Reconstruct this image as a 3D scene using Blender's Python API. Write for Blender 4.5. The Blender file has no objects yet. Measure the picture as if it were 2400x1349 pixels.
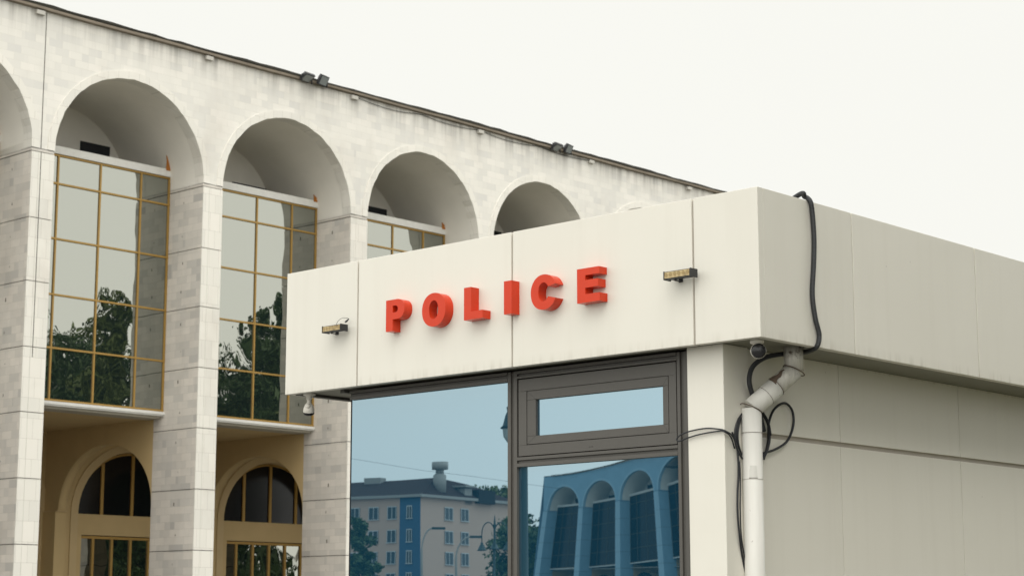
import bpy, math, random
from mathutils import Vector, Matrix, geometry
random.seed(7)
sc = bpy.context.scene
COL = sc.collection
R = math.radians

# ------------------------------------------------------------------ camera
RT = Vector((0.677227749, -0.735773262, -0.000531908))
UP = Vector((-0.126895575, -0.117510518, 0.984930856))
FW = Vector((0.724748294, 0.666955010, 0.172947754))
FPX = 4442.73
CAM = Vector((0.0, 0.0, 1.6))
cam_d = bpy.data.cameras.new('camera')
cam = bpy.data.objects.new('camera', cam_d)
COL.objects.link(cam)
cam.matrix_world = Matrix(((RT.x, UP.x, -FW.x, CAM.x), (RT.y, UP.y, -FW.y, CAM.y),
                           (RT.z, UP.z, -FW.z, CAM.z), (0, 0, 0, 1)))
cam_d.sensor_width = 36.0
cam_d.lens = FPX / 2400.0 * 36.0
cam_d.clip_start = 0.1
cam_d.clip_end = 3000.0
cam_d.dof.use_dof = True
cam_d.dof.focus_distance = 11.0
cam_d.dof.aperture_fstop = 7.5
sc.camera = cam

def ray(x, y):
    return RT * ((x - 1200.0) / FPX) - UP * ((y - 674.5) / FPX) + FW

def at(x, y, ax, val):
    """world point seen at photo pixel (x, y) on the plane axis = val"""
    d = ray(x, y)
    return CAM + d * ((val - CAM[ax]) / d[ax])

# ------------------------------------------------------------------ materials
def lin(r, g, b):
    f = lambda c: (c / 12.92 if c <= 0.04045 else ((c + 0.055) / 1.055) ** 2.4)
    return (f(r / 255), f(g / 255), f(b / 255), 1)

class NT:
    def __init__(s, name):
        s.m = bpy.data.materials.new(name)
        s.m.use_nodes = True
        s.t = s.m.node_tree
        s.n = s.t.nodes
        s.bs = s.n['Principled BSDF']
        s.out = s.n['Material Output']
    def add(s, typ, **kw):
        n = s.n.new(typ)
        for k, v in kw.items():
            setattr(n, k, v)
        return n
    def link(s, a, b):
        s.t.links.new(a, b)
    def coord(s):
        return s.add('ShaderNodeTexCoord').outputs['Object']
    def geo(s):
        return s.add('ShaderNodeNewGeometry').outputs['Position']
    def noise(s, vec, scale, detail=4, rough=0.55):
        n = s.add('ShaderNodeTexNoise')
        n.inputs['Scale'].default_value = scale
        n.inputs['Detail'].default_value = detail
        n.inputs['Roughness'].default_value = rough
        if vec is not None:
            s.link(vec, n.inputs['Vector'])
        return n.outputs['Fac']
    def map(s, vec, scale=(1, 1, 1), loc=(0, 0, 0)):
        n = s.add('ShaderNodeMapping')
        n.inputs['Scale'].default_value = scale
        n.inputs['Location'].default_value = loc
        s.link(vec, n.inputs['Vector'])
        return n.outputs['Vector']
    def ramp(s, fac, stops):
        n = s.add('ShaderNodeValToRGB')
        el = n.color_ramp.elements
        while len(el) < len(stops):
            el.new(0.5)
        for e, (p, c) in zip(el, stops):
            e.position = p
            e.color = c if len(c) == 4 else (*c, 1)
        s.link(fac, n.inputs['Fac'])
        return n.outputs['Color']
    def mix(s, fac, a, b, mode='MIX'):
        n = s.add('ShaderNodeMix', data_type='RGBA', blend_type=mode)
        for sock, v in ((n.inputs[0], fac), (n.inputs[6], a), (n.inputs[7], b)):
            if isinstance(v, bpy.types.NodeSocket):
                s.link(v, sock)
            else:
                sock.default_value = v
        return n.outputs[2]
    def math(s, op, a, b=0.0):
        n = s.add('ShaderNodeMath', operation=op)
        for sock, v in ((n.inputs[0], a), (n.inputs[1], b)):
            if isinstance(v, bpy.types.NodeSocket):
                s.link(v, sock)
            else:
                sock.default_value = v
        return n.outputs[0]
    def bump(s, h, strength, dist=0.01):
        n = s.add('ShaderNodeBump')
        n.inputs['Strength'].default_value = strength
        n.inputs['Distance'].default_value = dist
        s.link(h, n.inputs['Height'])
        return n.outputs['Normal']
    def set(s, **kw):
        for k, v in kw.items():
            k = k.replace('_', ' ')
            if isinstance(v, bpy.types.NodeSocket):
                s.link(v, s.bs.inputs[k])
            else:
                s.bs.inputs[k].default_value = v
        return s.m

def simple(name, col, rough=0.6, metallic=0.0, var=0.12, scale=8.0, spec=0.5):
    t = NT(name)
    n = t.noise(t.geo(), scale)
    c = t.mix(n, tuple(x * (1 - var) for x in col[:3]) + (1,), tuple(min(1, x * (1 + var)) for x in col[:3]) + (1,))
    t.set(Base_Color=c, Roughness=rough, Metallic=metallic)
    t.bs.inputs['Specular IOR Level'].default_value = spec
    return t.m

M = {}
def panel_mat():
    t = NT('white_composite_panel')
    g = t.geo()
    streak = t.noise(t.map(g, (9, 9, 0.5)), 1.0, 5, 0.6)
    broad = t.noise(g, 1.7, 3)
    fine = t.noise(g, 160, 2)
    c = t.mix(broad, (0.735, 0.710, 0.635, 1), (0.765, 0.740, 0.670, 1))
    f1 = t.math('MULTIPLY', t.math('SUBTRACT', streak, 0.50), 0.40)
    c = t.mix(t.math('MAXIMUM', f1, 0.0), c, (0.50, 0.46, 0.38, 1))
    sp = t.math('GREATER_THAN', t.noise(t.map(g, (1, 1, 0.6)), 24, 1), 0.83)
    c = t.mix(t.math('MULTIPLY', sp, 0.35), c, (0.16, 0.14, 0.11, 1))
    c = t.mix(t.math('MULTIPLY', fine, 0.06), c, (0.55, 0.53, 0.5, 1))
    oi = t.add('ShaderNodeObjectInfo')
    v = t.add('ShaderNodeMapRange'); v.inputs[3].default_value = 0.965; v.inputs[4].default_value = 1.02
    t.link(oi.outputs['Random'], v.inputs[0])
    cc = t.add('ShaderNodeCombineXYZ')
    for q in range(3): t.link(v.outputs[0], cc.inputs[q])
    c = t.mix(1.0, c, cc.outputs[0], 'MULTIPLY')
    # faint drips under the top edge of the fascia and grime along its lower lip
    sep = t.add('ShaderNodeSeparateXYZ'); t.link(g, sep.inputs[0])
    drip = t.ramp(t.noise(t.map(g, (26, 26, 0.25)), 1.0, 3, 0.5), [(0.50, (0, 0, 0)), (0.70, (1, 1, 1))])
    lo = t.add('ShaderNodeMapRange'); lo.inputs[1].default_value = 3.21; lo.inputs[2].default_value = 3.13
    t.link(sep.outputs[2], lo.inputs[0])
    above = t.math('GREATER_THAN', sep.outputs[2], 3.138)
    f = t.math('MULTIPLY', t.math('MULTIPLY', t.math('MULTIPLY', lo.outputs[0], above), t.math('ADD', drip, 0.25)), 0.30)
    c = t.mix(f, c, (0.33, 0.29, 0.22, 1))
    t.set(Base_Color=c, Roughness=0.42)
    big = t.noise(t.map(g, (1, 1, 1)), 2.2, 2, 0.4)
    hh = t.math('ADD', t.math('MULTIPLY', fine, 0.0002), t.math('MULTIPLY', big, 0.006))
    t.link(t.bump(hh, 0.7, 1.0), t.bs.inputs['Normal'])
    return t.m
M['panel'] = panel_mat()
M['seam'] = simple('panel_joint', (0.42, 0.38, 0.33, 1), 0.7)
M['soffit'] = simple('soffit_metal', (0.19, 0.185, 0.145, 1), 0.5, var=0.2, scale=5)
M['frame'] = simple('window_aluminium', (0.088, 0.083, 0.075, 1), 0.5, 0.0, 0.06, 20)
M['groove'] = simple('black_gasket', (0.012, 0.012, 0.014, 1), 0.6)
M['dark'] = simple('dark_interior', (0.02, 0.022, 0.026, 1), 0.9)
M['red'] = simple('red_sign_acrylic', (0.60, 0.040, 0.008, 1), 0.22, var=0.10, scale=9, spec=0.3)
M['red_side'] = M['red']
M['black_metal'] = simple('black_lamp_metal', (0.020, 0.021, 0.024, 1), 0.45, var=0.3)
def lens_mat():
    t = NT('amber_led_lens')
    g = t.geo()
    v = t.add('ShaderNodeTexVoronoi')
    v.inputs['Scale'].default_value = 31
    t.link(g, v.inputs['Vector'])
    c = t.ramp(v.outputs['Distance'], [(0.1, (0.20, 0.14, 0.06)), (0.6, (0.52, 0.40, 0.20))])
    return t.set(Base_Color=c, Roughness=0.25)
M['lens'] = lens_mat()
M['reflector'] = simple('led_reflector_cup', (0.34, 0.24, 0.10, 1), 0.35)
M['cable'] = simple('black_rubber_cable', (0.012, 0.014, 0.019, 1), 0.42, var=0.3, scale=30)
def conduit():
    t = NT('corrugated_conduit')
    g = t.geo()
    t.set(Base_Color=(0.022, 0.024, 0.028, 1), Roughness=0.45)
    w = t.add('ShaderNodeTexWave', bands_direction='Z')
    w.inputs['Scale'].default_value = 40
    t.link(g, w.inputs['Vector'])
    t.link(t.bump(w.outputs['Fac'], 0.6, 0.004), t.bs.inputs['Normal'])
    return t.m
M['conduit'] = conduit()
def pipe_mat():
    t = NT('painted_steel_downpipe')
    g = t.geo()
    streak = t.noise(t.map(g, (30, 30, 2.5)), 1.0, 5, 0.6)
    rust = t.noise(g, 16, 5, 0.65)
    c = t.mix(streak, (0.60, 0.585, 0.54, 1), (0.74, 0.73, 0.69, 1))
    t.set(Base_Color=t.mix(t.math('MULTIPLY', t.math('GREATER_THAN', rust, 0.70), 0.5), c, (0.16, 0.11, 0.075, 1)),
          Roughness=0.5)
    return t.m
M['pipe'] = pipe_mat()
def pipe_top():
    t = NT('weathered_zinc_downpipe')
    g = t.geo()
    streak = t.noise(t.map(g, (40, 40, 5)), 1.0, 5, 0.7)
    rust = t.noise(g, 14, 5, 0.7)
    c = t.ramp(streak, [(0.3, (0.36, 0.345, 0.31)), (0.7, (0.62, 0.605, 0.55))])
    f = t.ramp(rust, [(0.62, (0, 0, 0)), (0.70, (0.85, 0.85, 0.85))])
    c = t.mix(f, c, (0.075, 0.05, 0.035, 1))
    return t.set(Base_Color=c, Roughness=0.48, Metallic=0.12)
M['zinc'] = pipe_top()
M['rust'] = simple('rusty_seam', (0.10, 0.07, 0.05, 1), 0.8, var=0.5, scale=40)
M['cctv'] = simple('white_camera_plastic', (0.66, 0.63, 0.57, 1), 0.4)
M['cctv_black'] = simple('black_camera_face', (0.015, 0.015, 0.017, 1), 0.25)

def booth_glass():
    t = NT('blue_mirror_glazing')
    gl = t.add('ShaderNodeBsdfGlossy')
    gl.inputs['Color'].default_value = (0.262, 0.352, 0.402, 1)
    gl.inputs['Roughness'].default_value = 0.004
    df = t.add('ShaderNodeBsdfDiffuse')
    df.inputs['Color'].default_value = (0.004, 0.026, 0.048, 1)
    ad = t.add('ShaderNodeAddShader')
    t.link(gl.outputs[0], ad.inputs[0]); t.link(df.outputs[0], ad.inputs[1])
    t.link(ad.outputs[0], t.out.inputs['Surface'])
    return t.m
M['glass'] = booth_glass()
def arc_glass():
    t = NT('grey_reflective_glazing')
    g = t.geo()
    gl = t.add('ShaderNodeBsdfGlossy')
    gl.inputs['Color'].default_value = (0.302, 0.306, 0.276, 1)
    gl.inputs['Roughness'].default_value = 0.004
    h = t.noise(t.map(g, (1.0, 1.0, 0.7)), 1.25, 1.5, 0.4)
    t.link(t.bump(h, 1.0, 0.012), gl.inputs['Normal'])
    df = t.add('ShaderNodeBsdfDiffuse')
    df.inputs['Color'].default_value = (0.008, 0.014, 0.014, 1)
    ad = t.add('ShaderNodeAddShader')
    t.link(gl.outputs[0], ad.inputs[0]); t.link(df.outputs[0], ad.inputs[1])
    t.link(ad.outputs[0], t.out.inputs['Surface'])
    return t.m
M['aglass'] = arc_glass()
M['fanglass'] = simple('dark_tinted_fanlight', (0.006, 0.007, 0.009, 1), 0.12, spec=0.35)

def stone(name, tones, mortar, w=0.42, h=0.21, streaks=0.0, ztop=17.0, mott=0.25):
    """small rectangular marble cladding tiles, laid in courses, each its own tone"""
    t = NT(name)
    g = t.geo()
    sep = t.add('ShaderNodeSeparateXYZ'); t.link(g, sep.inputs[0])
    u = t.math('ADD', sep.outputs[0], sep.outputs[1])
    cmb = t.add('ShaderNodeCombineXYZ')
    t.link(u, cmb.inputs[0]); t.link(sep.outputs[2], cmb.inputs[1])
    vec = cmb.outputs[0]
    def brick(bw, bh, ms):
        b = t.add('ShaderNodeTexBrick')
        b.inputs['Scale'].default_value = 1.0
        b.inputs['Brick Width'].default_value = bw
        b.inputs['Row Height'].default_value = bh
        b.inputs['Mortar Size'].default_value = ms
        b.inputs['Mortar Smooth'].default_value = 0.2
        b.inputs['Color1'].default_value = (0, 0, 0, 1)
        b.inputs['Color2'].default_value = (1, 1, 1, 1)
        b.inputs['Mortar'].default_value = (0.5, 0.5, 0.5, 1)
        t.link(vec, b.inputs['Vector'])
        return b
    b1 = brick(w, h, 0.004)
    b2 = brick(w * 1.37, h * 2, 0.0)
    k = t.mix(0.38, b1.outputs['Color'], b2.outputs['Color'])
    c = t.ramp(k, tones)
    mo = t.noise(t.map(g, (1, 1, 1.6)), 3.2, 6, 0.65)
    c = t.mix(t.math('MULTIPLY', mo, mott), c, tones[0][1] + (1,) if len(tones[0][1]) == 3 else tones[0][1])
    pt = t.noise(t.map(g, (1, 1, 0.7)), 0.55, 4, 0.6)
    c = t.mix(t.math('MULTIPLY', t.math('MAXIMUM', t.math('SUBTRACT', pt, 0.52), 0.0), 1.3), c, (0.40, 0.345, 0.29, 1))
    c = t.mix(t.math('MULTIPLY', b1.outputs['Fac'], 0.75), c, mortar)
    if streaks:
        s1 = t.noise(t.map(g, (4.2, 4.2, 0.16)), 1.0, 5, 0.6)
        s1 = t.ramp(s1, [(0.42, (0, 0, 0)), (0.66, (1, 1, 1))])
        fall = t.add('ShaderNodeMapRange')
        fall.inputs[1].default_value = ztop - 1.15; fall.inputs[2].default_value = ztop - 0.12
        t.link(sep.outputs[2], fall.inputs[0])
        pw = t.math('POWER', fall.outputs[0], 1.8)
        f = t.math('MULTIPLY', t.math('MULTIPLY', t.math('ADD', s1, 0.25), pw), streaks)
        c = t.mix(f, c, (0.17, 0.155, 0.135, 1))
    t.set(Base_Color=c, Roughness=0.62)
    t.link(t.bump(t.math('MULTIPLY', b1.outputs['Fac'], -1.0), 0.35, 0.008), t.bs.inputs['Normal'])
    return t.m
M['facade'] = stone('light_marble_cladding', [(0.0, (0.65, 0.635, 0.605)), (0.28, (0.71, 0.69, 0.645)), (0.6, (0.77, 0.745, 0.69)), (1.0, (0.82, 0.785, 0.73))],
                    (0.66, 0.635, 0.58, 1), 0.40, 0.20, streaks=0.65)
M['pier'] = stone('grey_marble_pier_cladding', [(0.0, (0.44, 0.425, 0.405)), (0.22, (0.60, 0.57, 0.525)), (0.55, (0.70, 0.655, 0.595)), (1.0, (0.79, 0.735, 0.665))],
                  (0.46, 0.43, 0.38, 1), 0.42, 0.20, mott=0.5)
M['trim'] = stone('pale_arch_voussoirs', [(0.0, (0.70, 0.68, 0.63)), (0.5, (0.77, 0.745, 0.685)), (1.0, (0.82, 0.785, 0.725))],
                  (0.46, 0.43, 0.38, 1), 0.33, 0.5)
M['vault'] = simple('grey_vault_render', (0.80, 0.77, 0.71, 1), 0.85, var=0.12, scale=0.9)
M['tan'] = simple('ochre_wall_render', (0.52, 0.385, 0.195, 1), 0.85, var=0.10, scale=1.5)
M['tan_light'] = simple('pale_ochre_trim_render', (0.54, 0.41, 0.225, 1), 0.85, var=0.08, scale=2)
M['gold'] = simple('ochre_painted_mullion', (0.36, 0.215, 0.050, 1), 0.42, 0.25, 0.12, 6)
M['beam'] = simple('white_painted_beam', (0.70, 0.69, 0.66, 1), 0.6)
M['slab'] = simple('grey_slab_soffit', (0.40, 0.37, 0.31, 1), 0.8)
M['joint'] = simple('dark_open_joint', (0.05, 0.045, 0.035, 1), 0.9)
M['hole'] = simple('weathered_anchor_hole', (0.13, 0.115, 0.09, 1), 0.9)
M['tar'] = simple('roofing_felt', (0.030, 0.028, 0.020, 1), 0.9, var=0.4)
M['flash'] = simple('timber_roof_edge', (0.21, 0.175, 0.135, 1), 0.8, var=0.35, scale=3)
M['bracket'] = simple('pale_bracket', (0.50, 0.48, 0.44, 1), 0.7)
M['rag'] = simple('orange_rusted_bracket', (0.40, 0.145, 0.022, 1), 0.7, var=0.4, scale=12)
M['flood_glass'] = simple('floodlight_glass', (0.20, 0.22, 0.22, 1), 0.15)
M['paving'] = simple('granite_paving', (0.17, 0.165, 0.15, 1), 0.8, var=0.25, scale=0.7)
M['grass'] = simple('lawn', (0.12, 0.115, 0.055, 1), 0.9)
M['house'] = simple('peach_render', (0.57, 0.41, 0.335, 1), 0.85, var=0.06)
M['house_blue'] = simple('blue_render', (0.045, 0.12, 0.22, 1), 0.8)
M['house_roof'] = simple('brown_metal_roof', (0.05, 0.035, 0.035, 1), 0.9, spec=0.1)
M['eave'] = simple('grey_eave', (0.34, 0.33, 0.31, 1), 0.7)
M['far_stone'] = simple('shade_tinted_far_marble', (0.24, 0.41, 0.54, 1), 0.8, var=0.12, scale=0.8)  # pale marble with the blue shade of its mirror image put into the colour
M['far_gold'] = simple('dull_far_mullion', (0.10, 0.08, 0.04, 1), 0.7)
M['far_trim'] = simple('shade_tinted_far_trim', (0.31, 0.48, 0.60, 1), 0.8, var=0.06)  # trim carries the same shade in its colour
M['hwin'] = simple('dark_house_window', (0.035, 0.055, 0.07, 1), 0.15)
M['hframe'] = simple('white_window_frame', (0.55, 0.56, 0.56, 1), 0.5)
M['bark'] = simple('tree_bark', (0.075, 0.058, 0.042, 1), 0.9, var=0.3)
def leaf(name, a, b):
    t = NT(name)
    oi = t.add('ShaderNodeNewGeometry')
    n = t.noise(oi.outputs['Position'], 0.9, 3)
    c = t.mix(n, a + (1,), b + (1,))
    t.set(Base_Color=c, Roughness=0.6)
    return t.m
M['leaf'] = leaf('dark_green_leaves', (0.022, 0.050, 0.016), (0.075, 0.125, 0.026))
M['leaf2'] = leaf('olive_green_leaves', (0.045, 0.075, 0.015), (0.15, 0.18, 0.035))
M['lampgreen'] = simple('dark_green_lamp_metal', (0.015, 0.045, 0.050, 1), 0.4)
M['opal'] = simple('opal_lamp_globe', (0.55, 0.58, 0.56, 1), 0.2)

# ------------------------------------------------------------------ mesh helpers
class MB:
    def __init__(s):
        s.v = []; s.f = []; s.mi = []; s.sm = []
    def face(s, pts, mi=0, smooth=False):
        b = len(s.v)
        s.v += [tuple(p) for p in pts]
        s.f.append(tuple(range(b, b + len(pts)))); s.mi.append(mi); s.sm.append(smooth)
        return s
    def box(s, x0, x1, y0, y1, z0, z1, mi=0):
        b = len(s.v)
        s.v += [(x, y, z) for x in (x0, x1) for y in (y0, y1) for z in (z0, z1)]
        for q in ((0, 1, 3, 2), (4, 6, 7, 5), (0, 4, 5, 1), (2, 3, 7, 6), (0, 2, 6, 4), (1, 5, 7, 3)):
            s.f.append(tuple(b + i for i in q)); s.mi.append(mi); s.sm.append(False)
        return s
    def obox(s, c, ax, ay, az, mi=0):
        """oriented box: centre and three half-axis vectors"""
        b = len(s.v); c = Vector(c)
        s.v += [tuple(c + i * Vector(ax) + j * Vector(ay) + k * Vector(az)) for i in (-1, 1) for j in (-1, 1) for k in (-1, 1)]
        for q in ((0, 1, 3, 2), (4, 6, 7, 5), (0, 4, 5, 1), (2, 3, 7, 6), (0, 2, 6, 4), (1, 5, 7, 3)):
            s.f.append(tuple(b + i for i in q)); s.mi.append(mi); s.sm.append(False)
        return s
    def tube(s, pts, r, n=12, mi=0, caps=True):
        pts = [Vector(p) for p in pts]
        rr = r if isinstance(r, (list, tuple)) else [r] * len(pts)
        b = len(s.v)
        prev = None
        for i, p in enumerate(pts):
            t = (pts[min(i + 1, len(pts) - 1)] - pts[max(i - 1, 0)]).normalized()
            if prev is None:
                a = Vector((0, 0, 1)) if abs(t.z) < 0.9 else Vector((1, 0, 0))
                nrm = t.cross(a).normalized()
            else:
                nrm = (prev - t * prev.dot(t)).normalized()
            prev = nrm
            bi = t.cross(nrm)
            for k in range(n):
                a = 2 * math.pi * k / n
                s.v.append(tuple(p + (nrm * math.cos(a) + bi * math.sin(a)) * rr[i]))
        for i in range(len(pts) - 1):
            for k in range(n):
                s.f.append((b + i * n + k, b + i * n + (k + 1) % n, b + (i + 1) * n + (k + 1) % n, b + (i + 1) * n + k))
                s.mi.append(mi); s.sm.append(True)
        if caps:
            s.f.append(tuple(b + k for k in reversed(range(n)))); s.mi.append(mi); s.sm.append(False)
            e = b + (len(pts) - 1) * n
            s.f.append(tuple(e + k for k in range(n))); s.mi.append(mi); s.sm.append(False)
        return s
    def grid(s, rows, mi=0, smooth=True):
        b = len(s.v); w = len(rows[0])
        for r_ in rows:
            s.v += [tuple(p) for p in r_]
        for i in range(len(rows) - 1):
            for j in range(w - 1):
                s.f.append((b + i * w + j, b + i * w + j + 1, b + (i + 1) * w + j + 1, b + (i + 1) * w + j))
                s.mi.append(mi); s.sm.append(smooth)
        return s
    def lathe(s, c, prof, n=20, mi=0, axis=(0, 0, 1)):
        """profile of (radius, height along axis) around centre c"""
        ax = Vector(axis).normalized()
        a = ax.cross(Vector((0, 0, 1)) if abs(ax.z) < 0.9 else Vector((1, 0, 0))).normalized()
        bb = ax.cross(a)
        rows = []
        for r_, h in prof:
            rows.append([Vector(c) + ax * h + (a * math.cos(2 * math.pi * k / n) + bb * math.sin(2 * math.pi * k / n)) * r_ for k in range(n + 1)])
        return s.grid(rows, mi)
    def build(s, name, mats, parent=None, loc=None, bevel=0.0):
        me = bpy.data.meshes.new(name)
        off = Vector(loc) if loc is not None else Vector((0, 0, 0))
        me.from_pydata([tuple(Vector(v) - off) for v in s.v], [], s.f)
        if not isinstance(mats, (list, tuple)):
            mats = [mats]
        for m in mats:
            me.materials.append(m)
        me.polygons.foreach_set('material_index', s.mi)
        me.polygons.foreach_set('use_smooth', s.sm)
        import bmesh
        bm = bmesh.new(); bm.from_mesh(me)
        bmesh.ops.remove_doubles(bm, verts=bm.verts, dist=1e-5)
        bmesh.ops.recalc_face_normals(bm, faces=bm.faces)
        bm.to_mesh(me); bm.free()
        o = bpy.data.objects.new(name, me)
        COL.objects.link(o)
        o.location = off
        if parent is not None:
            o.parent = parent
            o.matrix_parent_inverse = parent.matrix_world.inverted() if False else Matrix.Identity(4)
            # children are modelled in world space; subtract the parent's place
            o.location = off - PLACE.get(parent.name, Vector((0, 0, 0)))
        PLACE[o.name] = off if parent is None else off
        if bevel:
            md = o.modifiers.new('bevel', 'BEVEL'); md.width = bevel; md.segments = 2; md.limit_method = 'ANGLE'
        return o
PLACE = {}

def thing(name, label, cat, loc=(0, 0, 0), group=None, kind=None):
    o = bpy.data.objects.new(name, None)
    COL.objects.link(o)
    o.location = loc
    o.empty_display_size = 0.3
    PLACE[o.name] = Vector(loc)
    o['label'] = label; o['category'] = cat
    if group: o['group'] = group
    if kind: o['kind'] = kind
    return o
def tag(o, label=None, cat=None, group=None, kind=None):
    if label: o['label'] = label
    if cat: o['category'] = cat
    if group: o['group'] = group
    if kind: o['kind'] = kind
    return o
def smooth_path(pts, n=10):
    """Catmull-Rom through the points"""
    P = [Vector(p) for p in pts]
    P = [P[0] * 2 - P[1]] + P + [P[-1] * 2 - P[-2]]
    out = []
    for i in range(1, len(P) - 2):
        for k in range(n):
            t = k / n
            out.append(0.5 * ((2 * P[i]) + (P[i + 1] - P[i - 1]) * t + (2 * P[i - 1] - 5 * P[i] + 4 * P[i + 1] - P[i + 2]) * t * t
                              + (3 * P[i] - P[i - 1] - 3 * P[i + 1] + P[i + 2]) * t ** 3))
    out.append(P[-2])
    return out

# ================================================================== POLICE BOOTH
XF, YF, YL_, ZB, ZT = 8.528, 5.987, 9.981, 3.141, 3.989
XBACK = 15.2
booth = thing('police_booth', 'white panelled police booth with mirrored blue windows and a deep fascia', 'booth', (XF, YF, 0))
GAP = 0.007
# front fascia panels
cuts = [YF, 6.442, 7.848, 9.254, YL_]
for i in range(4):
    a, b = cuts[i], cuts[i + 1]
    a2 = a + (GAP if i > 0 else 0); b2 = b - (GAP if i < 3 else 0)
    mb = MB()
    x1 = XF + 0.05
    # folded cassette with a slightly raised rim at its top edge
    mb.box(XF, x1, a2, b2, ZB, ZT)
    mb.build('fascia_panel', M['panel'], booth, bevel=0.0025)
sidecuts = [XF + 0.0515, 9.486, 10.948, 12.41, 13.872, XBACK]
for i in range(5):
    a, b = sidecuts[i], sidecuts[i + 1]
    a2 = a + (GAP * .7 if i > 0 else 0); b2 = b - (GAP * .7 if i < 4 else 0)
    MB().box(a2, b2, YF, YF + 0.05, ZB, ZT).build('fascia_panel', M['panel'], booth, bevel=0.0025)
for i in range(5):
    a, b = sidecuts[i], sidecuts[i + 1]
    a2 = a + (GAP if i > 0 else 0); b2 = b - (GAP if i < 4 else 0)
    MB().box(a2, b2, YL_ - 0.05, YL_, ZB, ZT).build('fascia_panel', M['panel'], booth, bevel=0.0025)
# joint backing just behind the panels (kept clear of every panel face)
for y in cuts[1:-1]:
    MB().box(XF + 0.012, XF + 0.06, y - GAP + 0.0005, y + GAP - 0.0005, ZB + 0.004, ZT - 0.012).build('panel_joint', M['seam'], booth)
for x in sidecuts[1:-1]:
    MB().box(x - GAP * .7 + 0.0004, x + GAP * .7 - 0.0004, YF + 0.007, YF + 0.06, ZB + 0.004, ZT - 0.03).build('panel_joint', M['seam'], booth)
MB().box(XF + 0.07, XBACK - 0.02, YF + 0.07, YL_ - 0.07, ZT - 0.16, ZT - 0.10).build('roof_deck', M['tar'], booth)
# soffit
mb = MB()
mb.box(XF + 0.052, XBACK - 0.01, YF + 0.052, YL_ - 0.052, ZB + 0.012, ZB + 0.03)
mb.build('soffit', M['soffit'], booth)
# left soffit stiffener and drip rail
mb = MB()
mb.box(XF + 0.052, 9.3, YL_ - 0.10, YL_ - 0.052, ZB - 0.006, ZB + 0.011)
mb.box(8.66, 9.2, 9.52, 9.56, ZB - 0.012, ZB + 0.010)
mb.build('soffit_rail', M['frame'], booth)

# structure core (dark, behind glass) and side wall
XG = 8.70
mb = MB().box(8.76, XBACK - 0.2, 6.42, 9.47, 0.0, ZB + 0.01)
mb.build('wall_core', M['dark'], booth)
YW_ = 6.365
zg = at(1782.3, 1018, 1, YW_).z
xs = [at(1967, 950, 1, YW_).x, at(2248, 1000, 1, YW_).x]
xs = [xs[0], xs[1], xs[1] + 1.49, xs[1] + 2.98]
xe = [8.892] + xs + [XBACK - 0.1]
mb = MB()
mb.box(8.90, XBACK - 0.12, YW_ + 0.014, YW_ + 0.05, 0, ZB + 0.01)
mb.build('wall_joint', M['seam'], booth)
for i in range(len(xe) - 1):
    for (z0, z1) in ((zg + 0.014, ZB + 0.011), (zg - 1.1, zg - 0.014), (0.12, zg - 1.12)):
        MB().box(xe[i] + 0.003, xe[i + 1] - 0.003, YW_, YW_ + 0.03, z0, z1).build('wall_panel', M['panel'], booth, bevel=0.002)
# corner pilaster (white cassette)
YP1 = 6.592
mb = MB().box(8.65, 8.892, 6.335, YP1, 0.0, ZB + 0.011)
mb.build('corner_pilaster', M['panel'], booth, bevel=0.004)
# left side wall, glazed return
MB().box(8.76, XBACK - 0.2, 9.475, 9.50, 0.0, ZB + 0.01).build('side_wall', M['frame'], booth)

# ---- window frames: real sections in front of the glass
XA = 8.680      # face of the frame
def frame_part(boxes, name, mat='frame', par=None, bev=0.0015):
    mb = MB()
    for b in boxes:
        mb.box(*b)
    return mb.build(name, M[mat], par or booth, bevel=bev)
YM0, YM1 = 7.947, 8.026
frame_part([(XA, 8.74, YM0, 7.972, 0, 3.138), (XA, 8.74, 7.999, YM1, 0, 3.138), (XA + 0.012, 8.74, 7.9725, 7.9985, 0, 3.138)], 'mullion')
frame_part([(XA, 8.74, 6.668, 6.690, 0, 3.138), (XA, 8.74, 6.605, 6.640, 0, 3.138), (XA + 0.014, 8.74, 6.6405, 6.6675, 0, 3.138)], 'mullion')
MB().box(XA + 0.03, 8.735, 6.5925, 6.6045, 0, 3.138).build('gasket', M['groove'], booth)
# head rails
frame_part([(XA - .002, 8.74, YM1 + .0005, 9.484, 3.078, 3.102), (XA + 0.014, 8.74, YM1 + .0005, 9.484, 3.1025, 3.119), (XA - .006, 8.74, YM1 + .0005, 9.484, 3.1195, 3.138)], 'head_rail')
frame_part([(XA - .002, 8.74, 6.6905, YM0 - .0005, 3.090, 3.104), (XA + 0.014, 8.74, 6.6905, YM0 - .0005, 3.1045, 3.119), (XA - .006, 8.74, 6.6905, YM0 - .0005, 3.1195, 3.138)], 'head_rail')
# transom
frame_part([(XA - .001, 8.74, 6.6905, YM0 - .0005, 2.540, 2.562), (XA + .013, 8.74, 6.6905, YM0 - .0005, 2.5625, 2.580), (XA - .001, 8.74, 6.6905, YM0 - .0005, 2.5805, 2.600)], 'transom')

def ring(x0, x1, ya, yb, za, zb, ia, ib, ja, jb):
    """rectangular ring section: outer ya..yb/za..zb, inner ia..ib/ja..jb"""
    return [(x0, x1, ya, yb, jb, zb), (x0, x1, ya, yb, za, ja), (x0, x1, ya, ia, ja + .0003, jb - .0003), (x0, x1, ib, yb, ja + .0003, jb - .0003)]
win_top = thing('tmp', '', '') if False else None
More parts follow.
